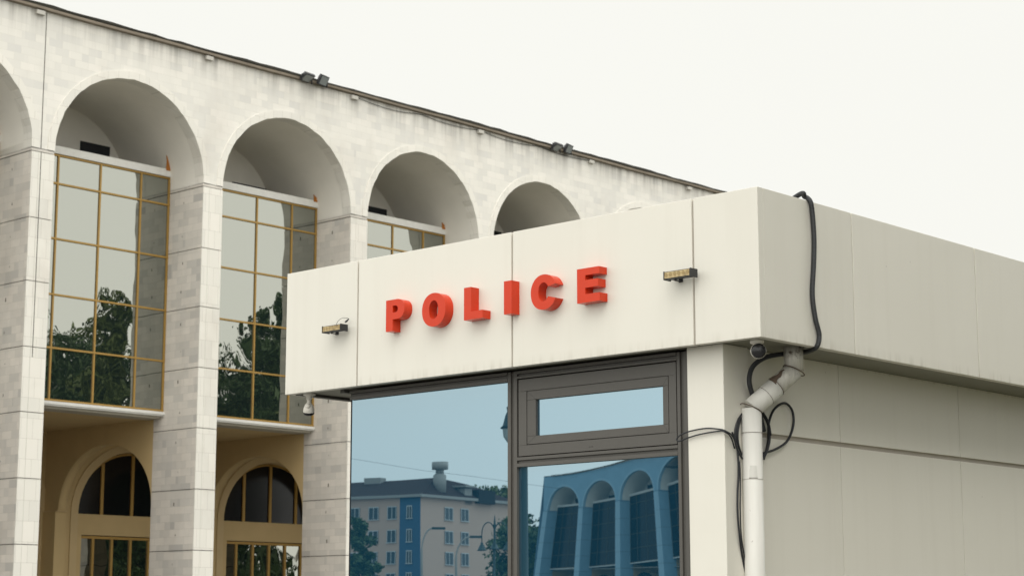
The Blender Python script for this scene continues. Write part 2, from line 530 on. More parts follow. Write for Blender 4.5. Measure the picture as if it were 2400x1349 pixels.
# outer fixed frame panel of the opening light
vent = MB()
for b in ring(XA + .002, 8.74, 6.698, 7.935, 2.606, 3.083, 6.752, 7.868, 2.672, 3.008):
    vent.box(*b)
vent_o = vent.build('opening_window', M['frame'], booth, bevel=0.0012)
sash = MB()
for b in ring(XA + .001, 8.74, 6.7555, 7.862, 2.6755, 3.0055, 6.795, 7.790, 2.725, 2.950):
    sash.box(*b)
sash.build('sash', M['frame'], vent_o, bevel=0.002)
gk = MB()
for b in ring(XA + .016, 8.739, 6.7525, 7.8675, 2.6725, 3.0075, 6.7950 - .003, 7.790 + .003, 2.725 - .003, 2.950 + .003):
    gk.box(*b)
gk.box(XA + .016, 8.739, 6.6905, 6.6975, 2.6, 3.09).box(XA + .016, 8.739, 7.9355, YM0 - .001, 2.6005, 3.0895).build('gasket', M['groove'], booth)
mb = MB()
for k in (-1, 0, 1):
    mb.box(XA + .0005, XA + .003, 7.345 + k * 0.012, 7.349 + k * 0.012, 2.628, 2.632)
mb.build('drain_holes', M['groove'], vent_o)
for (ya, za, yb, zb) in ((7.862, 3.0055, 7.790, 2.950), (6.7555, 3.0055, 6.795, 2.950), (7.862, 2.6755, 7.790, 2.725), (6.7555, 2.6755, 6.795, 2.725)):
    MB().tube([(XA + .0012, ya, za), (XA + .0012, yb, zb)], 0.0007, 5).build('mitre_joint', M['groove'], vent_o)

# ---- glass: every sheet bows by a few millimetres, as sealed units do
def pane(name, y0, y1, z0, z1, bow, ny=40, nz=40, par=None):
    mb = MB()
    rows = []
    for i in range(nz + 1):
        v = i / nz
        row = []
        for j in range(ny + 1):
            u = j / ny                      # 0 at the left (high y) as seen from outside
            y = y1 + (y0 - y1) * u
            z = z0 + (z1 - z0) * v
            row.append((XG + bow(u, v, y, z), y, z))
        rows.append(row)
    mb.grid(rows)
    # back and edges so that the sheet has a thickness
    mb.box(XG + 0.014, XG + 0.02, y0, y1, z0, z1)
    return mb.build(name, M['glass'], par or booth)
def bow_left(u, v, y, z):
    return 0.00005 * math.sin(5.0 * y + 1.0) * math.cos(4 * z) + 0.00003 * math.sin(9 * y)
def bow_right(u, v, y, z):
    # sealed unit sucked slightly hollow: bends the lines seen in it
    q = 7.25 - y
    return BOW * q * q * (z - 2.55) / 2
BOW = 0.0
pane('window_glass', YM1 + .001, 9.484, 0.6, 3.079, bow_left)
pane('window_glass', 6.689, YM0 - .001, 0.6, 2.541, bow_right)
pane('window_glass', 6.794, 7.791, 2.724, 2.951, lambda u, v, y, z: 0, 4, 4, vent_o)
MB().box(XG - .004, XG + .03, 9.4845, 9.490, 0.0, 3.138).build('glass_edge', M['groove'], booth)
MB().box(8.70, 8.75, 8.03, 9.48, 0.0, 0.595).box(8.70, 8.75, 6.69, 7.94, 0.0, 0.595).build('plinth_panel', M['frame'], booth)

# ================================================================== LETTERS
sign = thing('police_sign', 'raised red block letters reading POLICE on the white fascia', 'sign', (XF, 7.97, 3.46))
XL = 8.455
def extrude(outer, holes=()):
    mb = MB()
    loops = [[(XL, 9.0 - u, 3.4 + v) for u, v in lp] for lp in ([outer] + list(holes))]
    flat = [p for lp in loops for p in lp]
    tris = geometry.tessellate_polygon([[Vector((0, p[1], p[2])) for p in lp] for lp in loops])
    b = 0
    mb.v += flat + [(XF + 0.0, p[1], p[2]) for p in flat]
    n = len(flat)
    for t in tris:
        mb.f.append(tuple(t)); mb.mi.append(0); mb.sm.append(False)
    for lp in loops:
        m = len(lp)
        for i in range(m):
            mb.f.append((b + i, b + (i + 1) % m, n + b + (i + 1) % m, n + b + i)); mb.mi.append(0); mb.sm.append(False)
        b += m
    return mb
def ell(cx, cy, rx, ry, a0, a1, n, p=1.0):
    out = []
    for i in range(n + 1):
        a = R(a0 + (a1 - a0) * i / n)
        c, s_ = math.cos(a), math.sin(a)
        out.append((cx + rx * math.copysign(abs(c) ** p, c), cy + ry * math.copysign(abs(s_) ** p, s_)))
    return out
T, B = 0.2665, 0.0595
letters = []
letters.append(('P', [(.098, B), (.161, B), (.161, .136), (.203, .136)] + ell(.203, .2012, .067, .0652, -90, 90, 20, .93)[1:-1] + [(.203, T), (.098, T)],
               [[(.161, .181)] + ell(.187, .2035, .022, .0225, -90, 90, 12) + [(.161, .226)]]))
letters.append(('O', ell(.539, .1585, .106, .1085, 0, 360, 48, .93)[:-1], [ell(.538, .1585, .0405, .0600, 0, 360, 36, .9)[:-1]]))
letters.append(('L', [(.808, T), (.869, T), (.869, .111), (.970, .111), (.970, B), (.808, B)], []))
letters.append(('I', [(1.151, T), (1.215, T), (1.215, B), (1.151, B)], []))
letters.append(('C', ell(1.478, .1620, .104, .1085, 21, 337, 44, .95) + ell(1.477, .1630, .0415, .0580, 330, 30, 32, .93), []))
letters.append(('E', [(1.746, T), (1.918, T), (1.918, .224), (1.810, .224), (1.810, .195), (1.908, .195), (1.908, .148), (1.810, .148), (1.810, .110), (1.921, .110), (1.921, B), (1.746, B)], []))
for ch, outer, holes in letters:
    o = extrude(outer, holes).build('letter', M['red'], sign)

# ================================================================== LED LIGHT BARS
def light_bar(pl, pr, h, label):
    """pl, pr: photo points of the two lower front corners"""
    x = 8.437
    a = at(*pl, 0, x); b = at(*pr, 0, x)
    y0, y1, z = b.y, a.y, (a.z + b.z) / 2
    t = thing('led_floodlight', label, 'floodlight', (XF, (y0 + y1) / 2, z), 'slim floodlights on the booth fascia')
    tilt = (a.z - b.z)
    mb = MB()
    mb.box(x, x + 0.028, y0, y1, z, z + h)
    for k in range(5):
        mb.box(x + 0.030 + k * 0.007, x + 0.033 + k * 0.007, y0 + .006, y1 - .006, z + 0.003, z + h - 0.003)
    mb.box(x + 0.0285, x + 0.064, y0 + .012, y1 - .012, z + .008, z + h - .008)
    mb.build('housing', M['black_metal'], t, bevel=0.0015)
    mb = MB()
    mb.box(x - 0.003, x + 0.066, y0 - 0.006, y0 - 0.0005, z - 0.003, z + h + 0.003)
    mb.build('end_cap', M['black_metal'], t, bevel=0.002)
    MB().box(x - 0.003, x + 0.066, y1 + 0.0005, y1 + 0.006, z - 0.003, z + h + 0.003).build('end_cap', M['black_metal'], t, bevel=0.002)
    MB().box(x - 0.0025, x - 0.0004, y0 + 0.003, y1 - 0.003, z + 0.005, z + h - 0.004).build('lens', M['lens'], t)
    mb = MB()
    n = 6
    for k in range(n):
        yc = y0 + (k + .5) * (y1 - y0) / n
        mb.lathe((x - 0.0030, yc, z + h * .52), [(0.0001, 0.0005), (0.008, 0.0), (0.0115, -0.0006), (0.0118, 0.0004)], 14, 0, (-1, 0, 0))
    mb.build('reflector_cups', M['reflector'], t)
    mb = MB()
    ym = y0 + (y1 - y0) * 0.72
    mb.box(x + 0.035, XF, ym - 0.012, ym + 0.012, z - 0.006, z - 0.003)
    mb.box(XF - 0.006, XF - 0.0005, ym - 0.014, ym + 0.014, z - 0.010, z + 0.012)
    mb.tube([(x + .04, ym, z + .004), (x + .04, ym, z - .009)], 0.004, 8)
    mb.build('bracket', M['black_metal'], t)
    return t, (x, y0, y1, z, h)
tb1, g1 = light_bar((756, 778), (797, 774), 0.041, 'small slim black floodlight with amber lens left of the red letters, wire loop above')
light_bar((1557, 656), (1617, 645), 0.044, 'slim black floodlight with amber lens right of the red letters, across a panel joint')
x, y0, y1, z, h = g1
mb = MB()
w = smooth_path([(x + .03, y0 + .075, z + h), (x + .03, y0 + .055, z + h + .028), (x + .035, y0 + .025, z + h + .044), (x + .05, y0 + .0, z + h + .046), (x + .07, y0 - .01, z + h + .040), (x + .06, y0 + .0, z + h + .02)], 8)
mb.tube(w, 0.0014, 6)
mb.tube([(x + .07, y0 - .006, z + h + .042), (x + .05, y0 + .004, z + h + .018)], [0.002, 0.007], 8)
mb.build('wire_loop', M['cable'], tb1)

# ================================================================== CCTV CAMERAS
def cctv_round():
    c = at(1774, 794, 2, ZB + 0.01)
    t = thing('security_camera', 'white round security camera with black face under the fascia corner by the downpipe', 'camera', (c.x, c.y, c.z))
    mb = MB().lathe(c, [(0.0001, 0.0), (0.040, 0.0), (0.040, -0.020), (0.036, -0.026), (0.022, -0.028), (0.022, -0.055), (0.001, -0.056)], 24)
    mb.build('mount', M['cctv'], t)
    d = at(1777, 822, 1, c.y - 0.01)
    axis = (CAM + Vector((1.2, -0.8, 0.6)) - d).normalized()
    mb = MB().lathe(d, [(0.0001, -0.055), (0.024, -0.052), (0.038, -0.030), (0.044, 0.0), (0.044, 0.012), (0.0415, 0.016)], 32, 0, axis)
    mb.build('housing', M['cctv'], t)
    mb = MB().lathe(d, [(0.0425, 0.008), (0.0415, 0.020), (0.034, 0.026), (0.0001, 0.027)], 32, 0, axis)
    mb.build('lens_face', M['cctv_black'], t)
cctv_round()
def cctv_bulb():
    c = at(725, 921, 2, ZB + 0.01)
    c = Vector((c.x, c.y, c.z))
    t = thing('security_camera', 'old white bulb shaped security camera hanging under the left fascia end', 'camera', (c.x, c.y, c.z))
    MB().lathe(c, [(0.0001, 0.0), (0.046, 0.0), (0.044, -0.014), (0.022, -0.022), (0.020, -0.045), (0.0001, -0.046)], 24).build('mount', M['cctv'], t)
    e = at(724, 955, 0, c.x)
    MB().tube([c + Vector((0, 0, -0.04)), e + Vector((0, 0.0, 0.015))], [0.016, 0.014], 14).build('arm', M['cctv'], t)
    ax = Vector((0.22, 0.25, -0.94)).normalized()
    MB().lathe(e, [(0.0001, -0.040), (0.016, -0.036), (0.028, -0.020), (0.037, 0.004), (0.039, 0.022), (0.036, 0.036)], 28, 0, ax).build('housing', M['cctv'], t)
    MB().lathe(e, [(0.038, 0.030), (0.0375, 0.042), (0.030, 0.050), (0.0001, 0.052)], 28, 0, ax).build('lens_face', M['cctv_black'], t)
    MB().lathe(e, [(0.0001, -0.0425), (0.010, -0.0415), (0.018, -0.032), (0.018, -0.028)], 18, 0, Vector((0.75, 0.55, -0.3)).normalized()).build('swivel', M['cctv'], t)
cctv_bulb()

# ================================================================== DOWNPIPE
def downpipe():
    RP = 0.0565
    yt, yb = 6.135, 6.285
    p0 = at(1859, 812, 1, yt); p1 = at(1861, 868, 1, yt)
    p1.x = p0.x; p1.y = yt
    p2 = at(1761, 957, 1, yb)
    t = thing('downpipe', 'white round metal downpipe with a rusty cranked elbow below the fascia', 'downpipe', (p2.x, p2.y, 0))
    MB().tube([(p0.x, yt, ZB + 0.012), (p0.x, yt, p1.z)], [RP * .99, RP * .99], 32).build('upper_pipe', M['zinc'], t)
    P1 = Vector((p0.x, yt, p1.z)); P2 = Vector(p2)
    d = (P2 - P1)
    A = P1 + d * 0.44
    MB().tube([P1, A + d * 0.03], [RP, RP * 0.985], 32).build('elbow_pipe', M['zinc'], t)
    MB().tube([A - d * 0.02, P2], [RP * 1.05, RP * 1.03], 32).build('elbow_sleeve', M['pipe'], t)
    MB().tube([P2, (P2.x, P2.y, 0.15)], [RP * 1.02, RP * 1.02], 32).build('lower_pipe', M['pipe'], t)
    # mitre seams, drawn as thin folded rims
    def rim(c, n, r, mat, w=0.003, name='seam'):
        n = n.normalized(); a = n.cross(Vector((0.3, 0.2, 1))).normalized(); b = n.cross(a)
        loop = [c + (a * math.cos(2 * math.pi * k / 40) + b * math.sin(2 * math.pi * k / 40)) * r for k in range(41)]
        MB().tube(loop, w, 6, caps=False).build(name, M[mat], t)
    dn = d.normalized()
    down = Vector((0, 0, -1))
    for c, ang in ((P1, 1), (P2, 1)):
        bis = (dn + down).normalized()
        a = bis.cross(Vector((dn.y, -dn.x, 0))).normalized()
        # ellipse of the mitre plane
        side = dn.cross(down).normalized()
        other = bis.cross(side).normalized()
        half = math.acos(max(-1, min(1, dn.dot(down)))) / 2
        loop = [c + side * math.cos(2 * math.pi * k / 48) * RP * 1.06 + other * math.sin(2 * math.pi * k / 48) * RP * 1.06 / math.cos(half) for k in range(49)]
        MB().tube(loop, 0.0028, 6, caps=False).build('seam', M['rust'] if True else M['pipe'], t)
    rim(A - d * 0.02, dn, RP * 1.055, 'rust', 0.002)
    rim(P1 + d * 0.66, dn, RP * 1.05, 'rust', 0.0014)
    z1 = at(1761, 1014, 1, yb).z
    rim(Vector((P2.x, P2.y, z1)), Vector((0, 0, 1)), RP * 1.03, 'rust', 0.0013)
    z2 = at(1761, 1122, 1, yb).z
    rim(Vector((P2.x, P2.y, z2)), Vector((0, 0, 1)), RP * 1.022, 'pipe', 0.002)
    side_ = dn.cross((CAM - A).normalized()).normalized(); toc = side_.cross(dn).normalized()
    if toc.dot(CAM - A) < 0: toc = -toc
    if side_.z < 0: side_ = -side_
    rows_ = []
    rr_ = random.Random(4)
    for i in range(9):
        u_ = i / 8
        base_ = A - d * (0.30 * (1 - u_) - 0.02)
        wdt = (0.12 + 0.42 * u_) * (0.8 + .3 * rr_.random())
        cen = 0.75 + 0.12 * math.sin(i * 1.3)
        rows_.append([base_ + (toc * math.cos(cen + wdt * (q / 6 - .5) * 2) + side_ * math.sin(cen + wdt * (q / 6 - .5) * 2)) * RP * 1.055 for q in range(7)])
    MB().grid(rows_).build('rust_stain', M['rust'], t)
    # wall bracket and riveted patch
    for zz in (z2 + .01, 1.6, 0.6):
        MB().box(P2.x - 0.02, P2.x + 0.02, P2.y, YW_ - .001, zz, zz + 0.03).build('wall_bracket', M['pipe'], t)
    # curved patch plate facing the camera
    rows = []
    a0 = math.atan2(-P2.y, -P2.x)
    for i in range(5):
        zz = z2 + 0.004 + 0.07 * i / 4
        wd = 0.42 - 0.10 * i / 4
        rows.append([(P2.x + (RP * 1.045) * math.cos(a0 + 0.05 + wd * (j / 6 - .5) * 2), P2.y + RP * 1.045 * math.sin(a0 + 0.05 + wd * (j / 6 - .5) * 2), zz) for j in range(7)])
    MB().grid(rows).build('patch_plate', M['pipe'], t)
    MB().tube([rows[0][j] for j in range(7)], 0.0016, 6).build('patch_edge', M['rust'], t)
    return P2
P2 = downpipe()

# ================================================================== CABLES
def cable(name, pts, r, label, cat='cable', mat='cable', group=None, n=10, ring=12):
    path = smooth_path(pts, n)
    base = path[-1]
    o = MB().tube(path, r, ring).build(name, M[mat], loc=(base.x, base.y, base.z))
    return tag(o, label, cat, group)
YC = YF - 0.018
pts = [Vector((9.20, YF + 0.55, ZT - 0.09)), at(1868, 461, 1, YF + 0.06) + Vector((0, 0, 0.004)), at(1886, 461, 1, YF + 0.02), at(1899, 472, 1, YC),
       at(1904, 500, 1, YC), at(1908, 560, 1, YC), at(1907, 620, 1, YC), at(1904, 690, 1, YC), at(1911, 745, 1, YC), at(1920, 785, 1, YC),
       at(1914, 812, 1, YC + .01), at(1893, 823, 1, YF + 0.09), at(1862, 826, 1, YF + 0.21), at(1828, 830, 1, YF + 0.22), at(1792, 838, 1, YF + 0.25), at(1765, 858, 1, YF + 0.27),
       at(1756, 888, 1, YF + 0.28), at(1762, 920, 1, YF + 0.30), at(1778, 960, 1, YF + 0.34), at(1790, 1010, 1, YF + .35)]
cable('conduit', pts, 0.0145, 'thick black corrugated conduit draped over the fascia and round the downpipe', 'conduit', 'conduit')
# coil behind the pipe
pts = []
for k in range(0, 5 * 24 + 1):
    a = 2 * math.pi * k / 24
    w = 36 + 3.0 * math.sin(k * 0.13) + (k // 24) * 0.9
    hh = 62 + 4 * math.sin(k * 0.07 + 1)
    pts.append(at(1766 + 1.5 * math.sin(k * .05) + w * math.cos(a), 1020 + hh * math.sin(a), 1, 6.352 - 0.008 * (k / 24) * 0.9))
cable('cable_coil', pts, 0.0058, 'coil of black cable wound in oval turns behind the white downpipe', 'cable', n=2, ring=8)
yb_ = 6.33
cable('cable', [at(px, py, 1, 6.342) for px, py in ((1790, 1075), (1800, 1035), (1802, 990), (1815, 958), (1838, 944), (1855, 958), (1860, 985), (1855, 1012), (1842, 1036), (1815, 1053), (1785, 1062))],
      0.0075, 'single loose loop of black cable standing out right of the downpipe')
XC = 8.636
ycor = 6.322
pts = [at(1728, 1045, 1, ycor), at(1716, 1020, 1, ycor), at(1700, 1009, 1, ycor), at(1686, 1005, 0, XC), at(1655, 1003, 0, XC), at(1620, 1009, 0, XC), at(1596, 1018, 0, XC - .01), at(1586, 1028, 0, XC - .015),
       at(1592, 1033, 0, XC - .01), at(1610, 1026, 0, XC), at(1640, 1017, 0, XC), at(1680, 1010, 0, XC), at(1696, 1010, 0, XC - .004), at(1712, 1022, 1, ycor - .008), at(1722, 1050, 1, ycor - .004)]
cable('cable', pts, 0.0042, 'thin black cable loop bent round the white corner pilaster towards the window frame')
pts = [at(1716, 1012, 1, ycor), at(1722, 1030, 1, ycor), at(1729, 1060, 1, ycor), at(1731, 1112, 1, ycor), at(1729, 1150, 1, ycor), at(1729, 1200, 1, ycor), at(1734, 1260, 1, ycor), at(1743, 1320, 1, ycor + .01), at(1756, 1390, 1, ycor + .01), at(1760, 1500, 1, ycor + .01)]
cable('cable', pts, 0.0058, 'black cable hanging straight down the wall left of the downpipe')
pts = [at(1733, 1070, 1, ycor + .02), at(1735, 1112, 1, ycor), at(1735, 1150, 1, ycor - .004), at(1735, 1200, 1, ycor), at(1738, 1260, 1, ycor), at(1748, 1320, 1, ycor), at(1760, 1400, 1, ycor)]
cable('cable', pts, 0.0040, 'thinner black cable tied beside the hanging one next to the downpipe')

# ================================================================== ARCADE BUILDING
PITCH = 5.393
def build_arcade(root, X0, YA, n_bays, first, zroof=17.0, detail=True, glassm='aglass', fac='facade', trm='trim', pr='pier'):
    """front wall at y = YA, openings [X0 + k*PITCH, +4.73], k = first .. first+n_bays-1"""
    W = 4.73; RA = W / 2; ZS = 13.285; DP = 41.91 - 40.045; YWIN = YA + 1.445; YV = YA + 3.45; YG = YA + 6.5; YF1_ = YA + DP
    ztop = zroof - 0.14
    k1 = first + n_bays
    xL = X0 + first * PITCH - 0.65; xR = X0 + (k1 - 1) * PITCH + W + 0.65
    NA = 40
    # spandrel wall
    mb = MB()
    arc = lambda cx, r=RA: [(cx - r * math.cos(math.pi * i / NA), ZS + r * math.sin(math.pi * i / NA)) for i in range(NA + 1)]
    RT_ = RA + 0.20
    for k in range(first, k1):
        a = X0 + k * PITCH; cx = a + RA
        A = arc(cx, RT_)
        for i in range(NA):
            mb.face([(A[i][0], YA, A[i][1]), (A[i + 1][0], YA, A[i + 1][1]), (A[i + 1][0], YA, ztop), (A[i][0], YA, ztop)])
        xl = a - 0.20
        prev = (a - PITCH + W + 0.20) if k > first else xL
        mb.face([(prev, YA, ZS), (xl, YA, ZS), (xl, YA, ztop), (prev, YA, ztop)])
    mb.face([(xR - 0.45, YA, ZS), (xR, YA, ZS), (xR, YA, ztop), (xR - 0.45, YA, ztop)])
    mb.face([(xL, YA, 0), (xL, YA + 14, 0), (xL, YA + 14, ztop), (xL, YA, ztop)])
    mb.face([(xR, YA, 0), (xR, YA + 14, 0), (xR, YA + 14, ztop), (xR, YA, ztop)])
    mb.face([(xL, YA + 14, 0), (xR, YA + 14, 0), (xR, YA + 14, ztop), (xL, YA + 14, ztop)])
    mb.build('facade_wall', M[fac], root)
    # roof
    MB().box(xL - .05, xR + .05, YA + 0.02, YA + 14.1, ztop + 0.003, zroof - 0.05).build('roof', M['tar'], root)
    mb = MB()
    xx = xL - 0.1; st = 0.45 if detail else 1.5
    rows_b = []; rows_t = []; rows_f = []
    while xx < xR + 0.1:
        zt_ = zroof + random.uniform(-0.02, 0.014) + (0.012 * math.sin(xx * 0.8))
        rows_t.append((xx, zt_)); xx += st
    mb.grid([[(x, YA - 0.13 + random.uniform(-.01, .01), zroof - 0.06) for x, z in rows_t], [(x, YA - 0.135, z) for x, z in rows_t], [(x, YA + 0.3, z + 0.01) for x, z in rows_t]], 0, False)
    mb.build('roofing_edge', M['tar'], root)
    mb = MB()
    sag = lambda x: 0.012 * math.sin(x * 0.37) + 0.008 * math.sin(x * 1.1)
    rows = [[], [], [], []]
    for x, z in rows_t:
        s_ = sag(x)
        rows[0].append((x, YA - 0.001, zroof - 0.145 + s_)); rows[1].append((x, YA - 0.12, zroof - 0.135 + s_))
        rows[2].append((x, YA - 0.12, zroof - 0.065 + s_)); rows[3].append((x, YA + 0.2, zroof - 0.065 + s_))
    mb.grid(rows, 0, False)
    mb.build('roof_edge_board', M['flash'], root)
    if detail:
        for k in range(first, k1 + 1):
            xb = X0 + k * PITCH - 0.62
            MB().box(xb - 0.12, xb + 0.12, YA - 0.10, YA - 0.001, zroof - 0.28, zroof - 0.175).build('roof_bracket', M['bracket'], root)
    # arch trims
    for k in range(first, k1):
        cx = X0 + k * PITCH + RA
        mb = MB()
        ir = [RA + (random.uniform(-.012, .012) if detail else 0) for i in range(NA + 1)]
        def pt(i, r, y):
            th = math.pi * i / NA
            return (cx - r * math.cos(th), y, ZS + r * math.sin(th))
        yf = YA - 0.022
        mb.grid([[pt(i, RT_ + .004, YA + .01) for i in range(NA + 1)], [pt(i, RT_ + .004, yf) for i in range(NA + 1)], [pt(i, ir[i], yf) for i in range(NA + 1)], [pt(i, ir[i], YA + .35) for i in range(NA + 1)]], 0, False)
        mb.build('arch_trim', M[trm], root)
        # vault
        mb = MB()
        mb.grid([[pt(i, RA + .01, YA + .05) for i in range(NA + 1)], [pt(i, RA + .01, YV) for i in range(NA + 1)]], 0, True)
        for xx_ in (cx - RA - .01, cx + RA + .01):
            mb.face([(xx_, YA + DP, 13.0), (xx_, YV, 13.0), (xx_, YV, ZS), (xx_, YA + DP, ZS)])
        mb.face([(cx - RA - .3, YV, 13.0), (cx + RA + .3, YV, 13.0), (cx + RA + .3, YV, ZS + RA + .2), (cx - RA - .3, YV, ZS + RA + .2)])
        mb.build('vault', M['vault'], root)
        # vent hatch in the vault's end wall
        vx = X0 + k * PITCH + 3.10
        vw = (0.98, 1.30, 0.95)[k % 3]
        vz = (14.74, 14.50, 14.66)[k % 3]
        hatch = MB().box(vx, vx + vw, YV - 0.03, YV - 0.002, 13.95, vz).build('vent_hatch', M['dark'], root)
    # piers
    joints = [0.0] + [3.44 - 1.607, 3.44, 5.035, 6.65, 8.26, 9.90, 11.50, 13.19]
    for k in range(first, k1 + 1):
        a = X0 + k * PITCH - (PITCH - W); b = X0 + k * PITCH
        mb = MB()
        for i in range(len(joints) - 1):
            z0 = joints[i] + (0.010 if i else 0); z1 = joints[i + 1] - 0.010
            mb.box(a, b, YA, YA + DP, z0, z1)
        mb.box(a + 0.018, b - 0.018, YA + 0.018, YA + DP - 0.018, 0.02, 13.19, 1)
        mb.box(a, b, YA + 0.0, YA + DP, 13.205, 13.27)
        if detail:
            for i in range(len(joints) - 1):
                for q in (0.27, 0.77):
                    zz = joints[i] + (joints[i + 1] - joints[i]) * q + random.uniform(-.05, .05)
                    yy = YA + 0.80 + random.uniform(-.07, .07); hs_ = random.uniform(.25, 1.0)
                    for xs_ in (a - 0.004,):
                        mb.box(xs_ + .0015, a + 0.01, yy - 0.022 * hs_, yy + 0.022 * hs_, zz - 0.05 * hs_, zz + 0.05 * hs_, 2)
        mb.build('pier', [M[pr], M['joint'], M['hole']], root)
        # paler facing of the pier's front, in courses
        mb = MB()
        for i in range(len(joints) - 1):
            z0 = joints[i] + (0.010 if i else 0); z1 = joints[i + 1] - 0.010
            mb.box(a + .002, a + 0.20, YA - 0.022, YA - 0.001, z0, z1)
            mb.box(a + 0.206, b - .002, YA - 0.022, YA - 0.001, z0, z1)
        mb.build('pier_facing', M[trm], root)
    # big windows
    mull = [1.11, 2.44, 3.76]
    rails = [7.20, 8.545, 9.935, 11.405, 12.87, 13.625]
    for k in range(first, k1):
        a = X0 + k * PITCH; b = a + W
        wm = MB().box(a + .001, b - .001, YWIN + 0.045, YWIN + 0.06, 7.17, 13.63)
        xs_ = [0.001, 1.11, 2.44, 3.76, W - .001]; zs_ = [7.17, 8.545, 9.935, 11.405, 12.87, 13.63]
        for i in range(4):
            for j in range(5):
                tx, tz = (random.uniform(-.0011, .0011), random.uniform(-.0011, .0011)) if detail else (0, 0)
                hx, hz = (xs_[i + 1] - xs_[i]) / 2, (zs_[j + 1] - zs_[j]) / 2
                wm.face([(a + xs_[i + p_], YWIN + 0.030 + (2 * p_ - 1) * hx * tx + (2 * r_ - 1) * hz * tz, zs_[j + r_]) for p_, r_ in ((0, 0), (1, 0), (1, 1), (0, 1))])
        win = wm.build('window', M[glassm], root)
        mb = MB()
        for m_ in [0.0] + mull + [W - 0.055]:
            x_ = a + m_ - (0.024 if 0 < m_ < W - .1 else 0) + (0.002 if m_ == 0 else -0.002 if m_ > W - .1 else 0)
            mb.box(x_, x_ + 0.048, YWIN - 0.004, YWIN + 0.029, 7.165, 13.64)
        for z_ in rails:
            mb.box(a + .003, b - .003, YWIN - 0.008, YWIN + 0.026, z_ - 0.024, z_ + 0.024)
        mb.build('window_frame', M['gold'], win)
        MB().box(a + .002, b - .002, YWIN - 0.05, YWIN + 0.25, 13.656, 13.86).build('window_head_beam', M['beam'], root)
        mb = MB().box(a + .002, b - .002, YWIN - 0.05, YWIN + 0.06, 7.088, 7.164)
        mb.box(a + .002, b - .002, YWIN - 0.02, YWIN + 0.10, 7.051, 7.087)
        mb.build('window_sill', M['beam'], root)
        if detail:
            # torn orange bracket standing at the right end of the head beam
            mb = MB()
            yx = b - 0.10
            prof = [(-.10, 0), (.04, 0), (.05, .12), (.00, .2), (.03, .28), (-.03, .38), (-.10, .50), (-.08, .3)]
            sc_ = 0.85 if k == 0 else 0.42
            f0 = [(yx + px_, YWIN - 0.06, 13.82 + pz_ * sc_) for px_, pz_ in prof]
            f1 = [(yx + px_, YWIN - 0.03, 13.82 + pz_ * sc_) for px_, pz_ in prof]
            mb.face(f0); mb.face(f1)
            for i in range(len(prof)):
                j = (i + 1) % len(prof)
                mb.face([f0[i], f0[j], f1[j], f1[i]])
            mb.build('rusted_bracket', M['rag'], root)
    MB().box(xL + .05, xR - .05, YWIN + 0.101, YF1_ + .3, 6.99, 7.05).build('slab_edge', M['slab'], root)
    # gallery: cross walls with arched openings run back from the piers, flat ceiling, inner wall with arched windows
    YF1 = YA + DP + .004; YG = YA + 6.93; YGL = YA + 7.16
    MB().box(xL + .05, xR - .05, YF1 + .305, YG + 1.2, 7.001, 7.049).build('gallery_ceiling', M['tan'], root)
    CY, RY, RZ, ZF = YA + 4.04, 2.17, 1.74, 4.72
    for k in range(first, k1 + 1):
        b_ = X0 + k * PITCH; a_ = b_ - (PITCH - W) + .002
        A = [(CY - RY * math.cos(math.pi * i / 28), ZF + RZ * math.sin(math.pi * i / 28)) for i in range(29)]
        g = MB()
        for xx_ in (a_, a_ + .30):
            for i in range(28):
                g.face([(xx_, A[i][0], A[i][1]), (xx_, A[i + 1][0], A[i + 1][1]), (xx_, A[i + 1][0], 6.999), (xx_, A[i][0], 6.999)])
        g.grid([[(a_, y_, z_) for y_, z_ in A], [(a_ + .30, y_, z_) for y_, z_ in A]], 0, True)
        g.box(a_, a_ + .30, CY + RY, YG - .002, ZF - .0, 6.999)
        g.box(a_ - .05, a_ + .30, CY + RY + .06, YG - .002, 0, ZF - .03)
        g.box(a_, a_ + .28, CY - .008, CY + .008, ZF + RZ + .12, 6.99)
        g.build('cross_wall', M['tan'], root)
        MB().box(a_ - .045, a_ + .30, CY + RY - .02, YG - .002, ZF - .029, ZF - .001).build('cornice', M['tan_light'], root)
    ZG = 4.71
    RO, ROZ, RI, RIZ = 2.30, 2.14, 2.05, 1.91
    SX = 0.18
    def el(cx, rx, rz, y, n=28):
        return [(cx - rx * math.cos(math.pi * i / n), y, ZG + rz * math.sin(math.pi * i / n)) for i in range(n + 1)]
    g = MB()
    for k in range(first - 1, k1 + 1):
        cx = X0 + k * PITCH + RA + SX
        if cx + PITCH / 2 < xL or cx - PITCH / 2 > xR:
            continue
        A = el(cx, RI, RIZ, YG)
        l, r_ = cx - PITCH / 2, cx + PITCH / 2
        for i in range(28):
            g.face([A[i], A[i + 1], (A[i + 1][0], YG, 7.0), (A[i][0], YG, 7.0)])
        g.face([(l, YG, 0), (cx - RI, YG, 0), (cx - RI, YG, 7.0), (l, YG, 7.0)])
        g.face([(cx + RI, YG, 0), (r_, YG, 0), (r_, YG, 7.0), (cx + RI, YG, 7.0)])
        g.grid([A, el(cx, RI - .03, RIZ - .03, YGL + .03)], 0, True)
        g.box(cx - RI, cx + RI, YG + .12, YGL + .06, 4.10, ZG - .001)
        for s_ in (-1, 1):
            g.face([(cx + s_ * (RI - .16), YG + .05, 0), (cx + s_ * (RI - .16), YGL + .05, 0), (cx + s_ * (RI - .16), YGL + .05, 4.10), (cx + s_ * (RI - .16), YG + .05, 4.10)])
            x0_, x1_ = sorted((cx + s_ * RI, cx + s_ * (RI - .16)))
            g.box(x0_, x1_, YG + .003, YG + .05, 0, 4.10)
    g.build('gallery_wall', M['tan'], root)
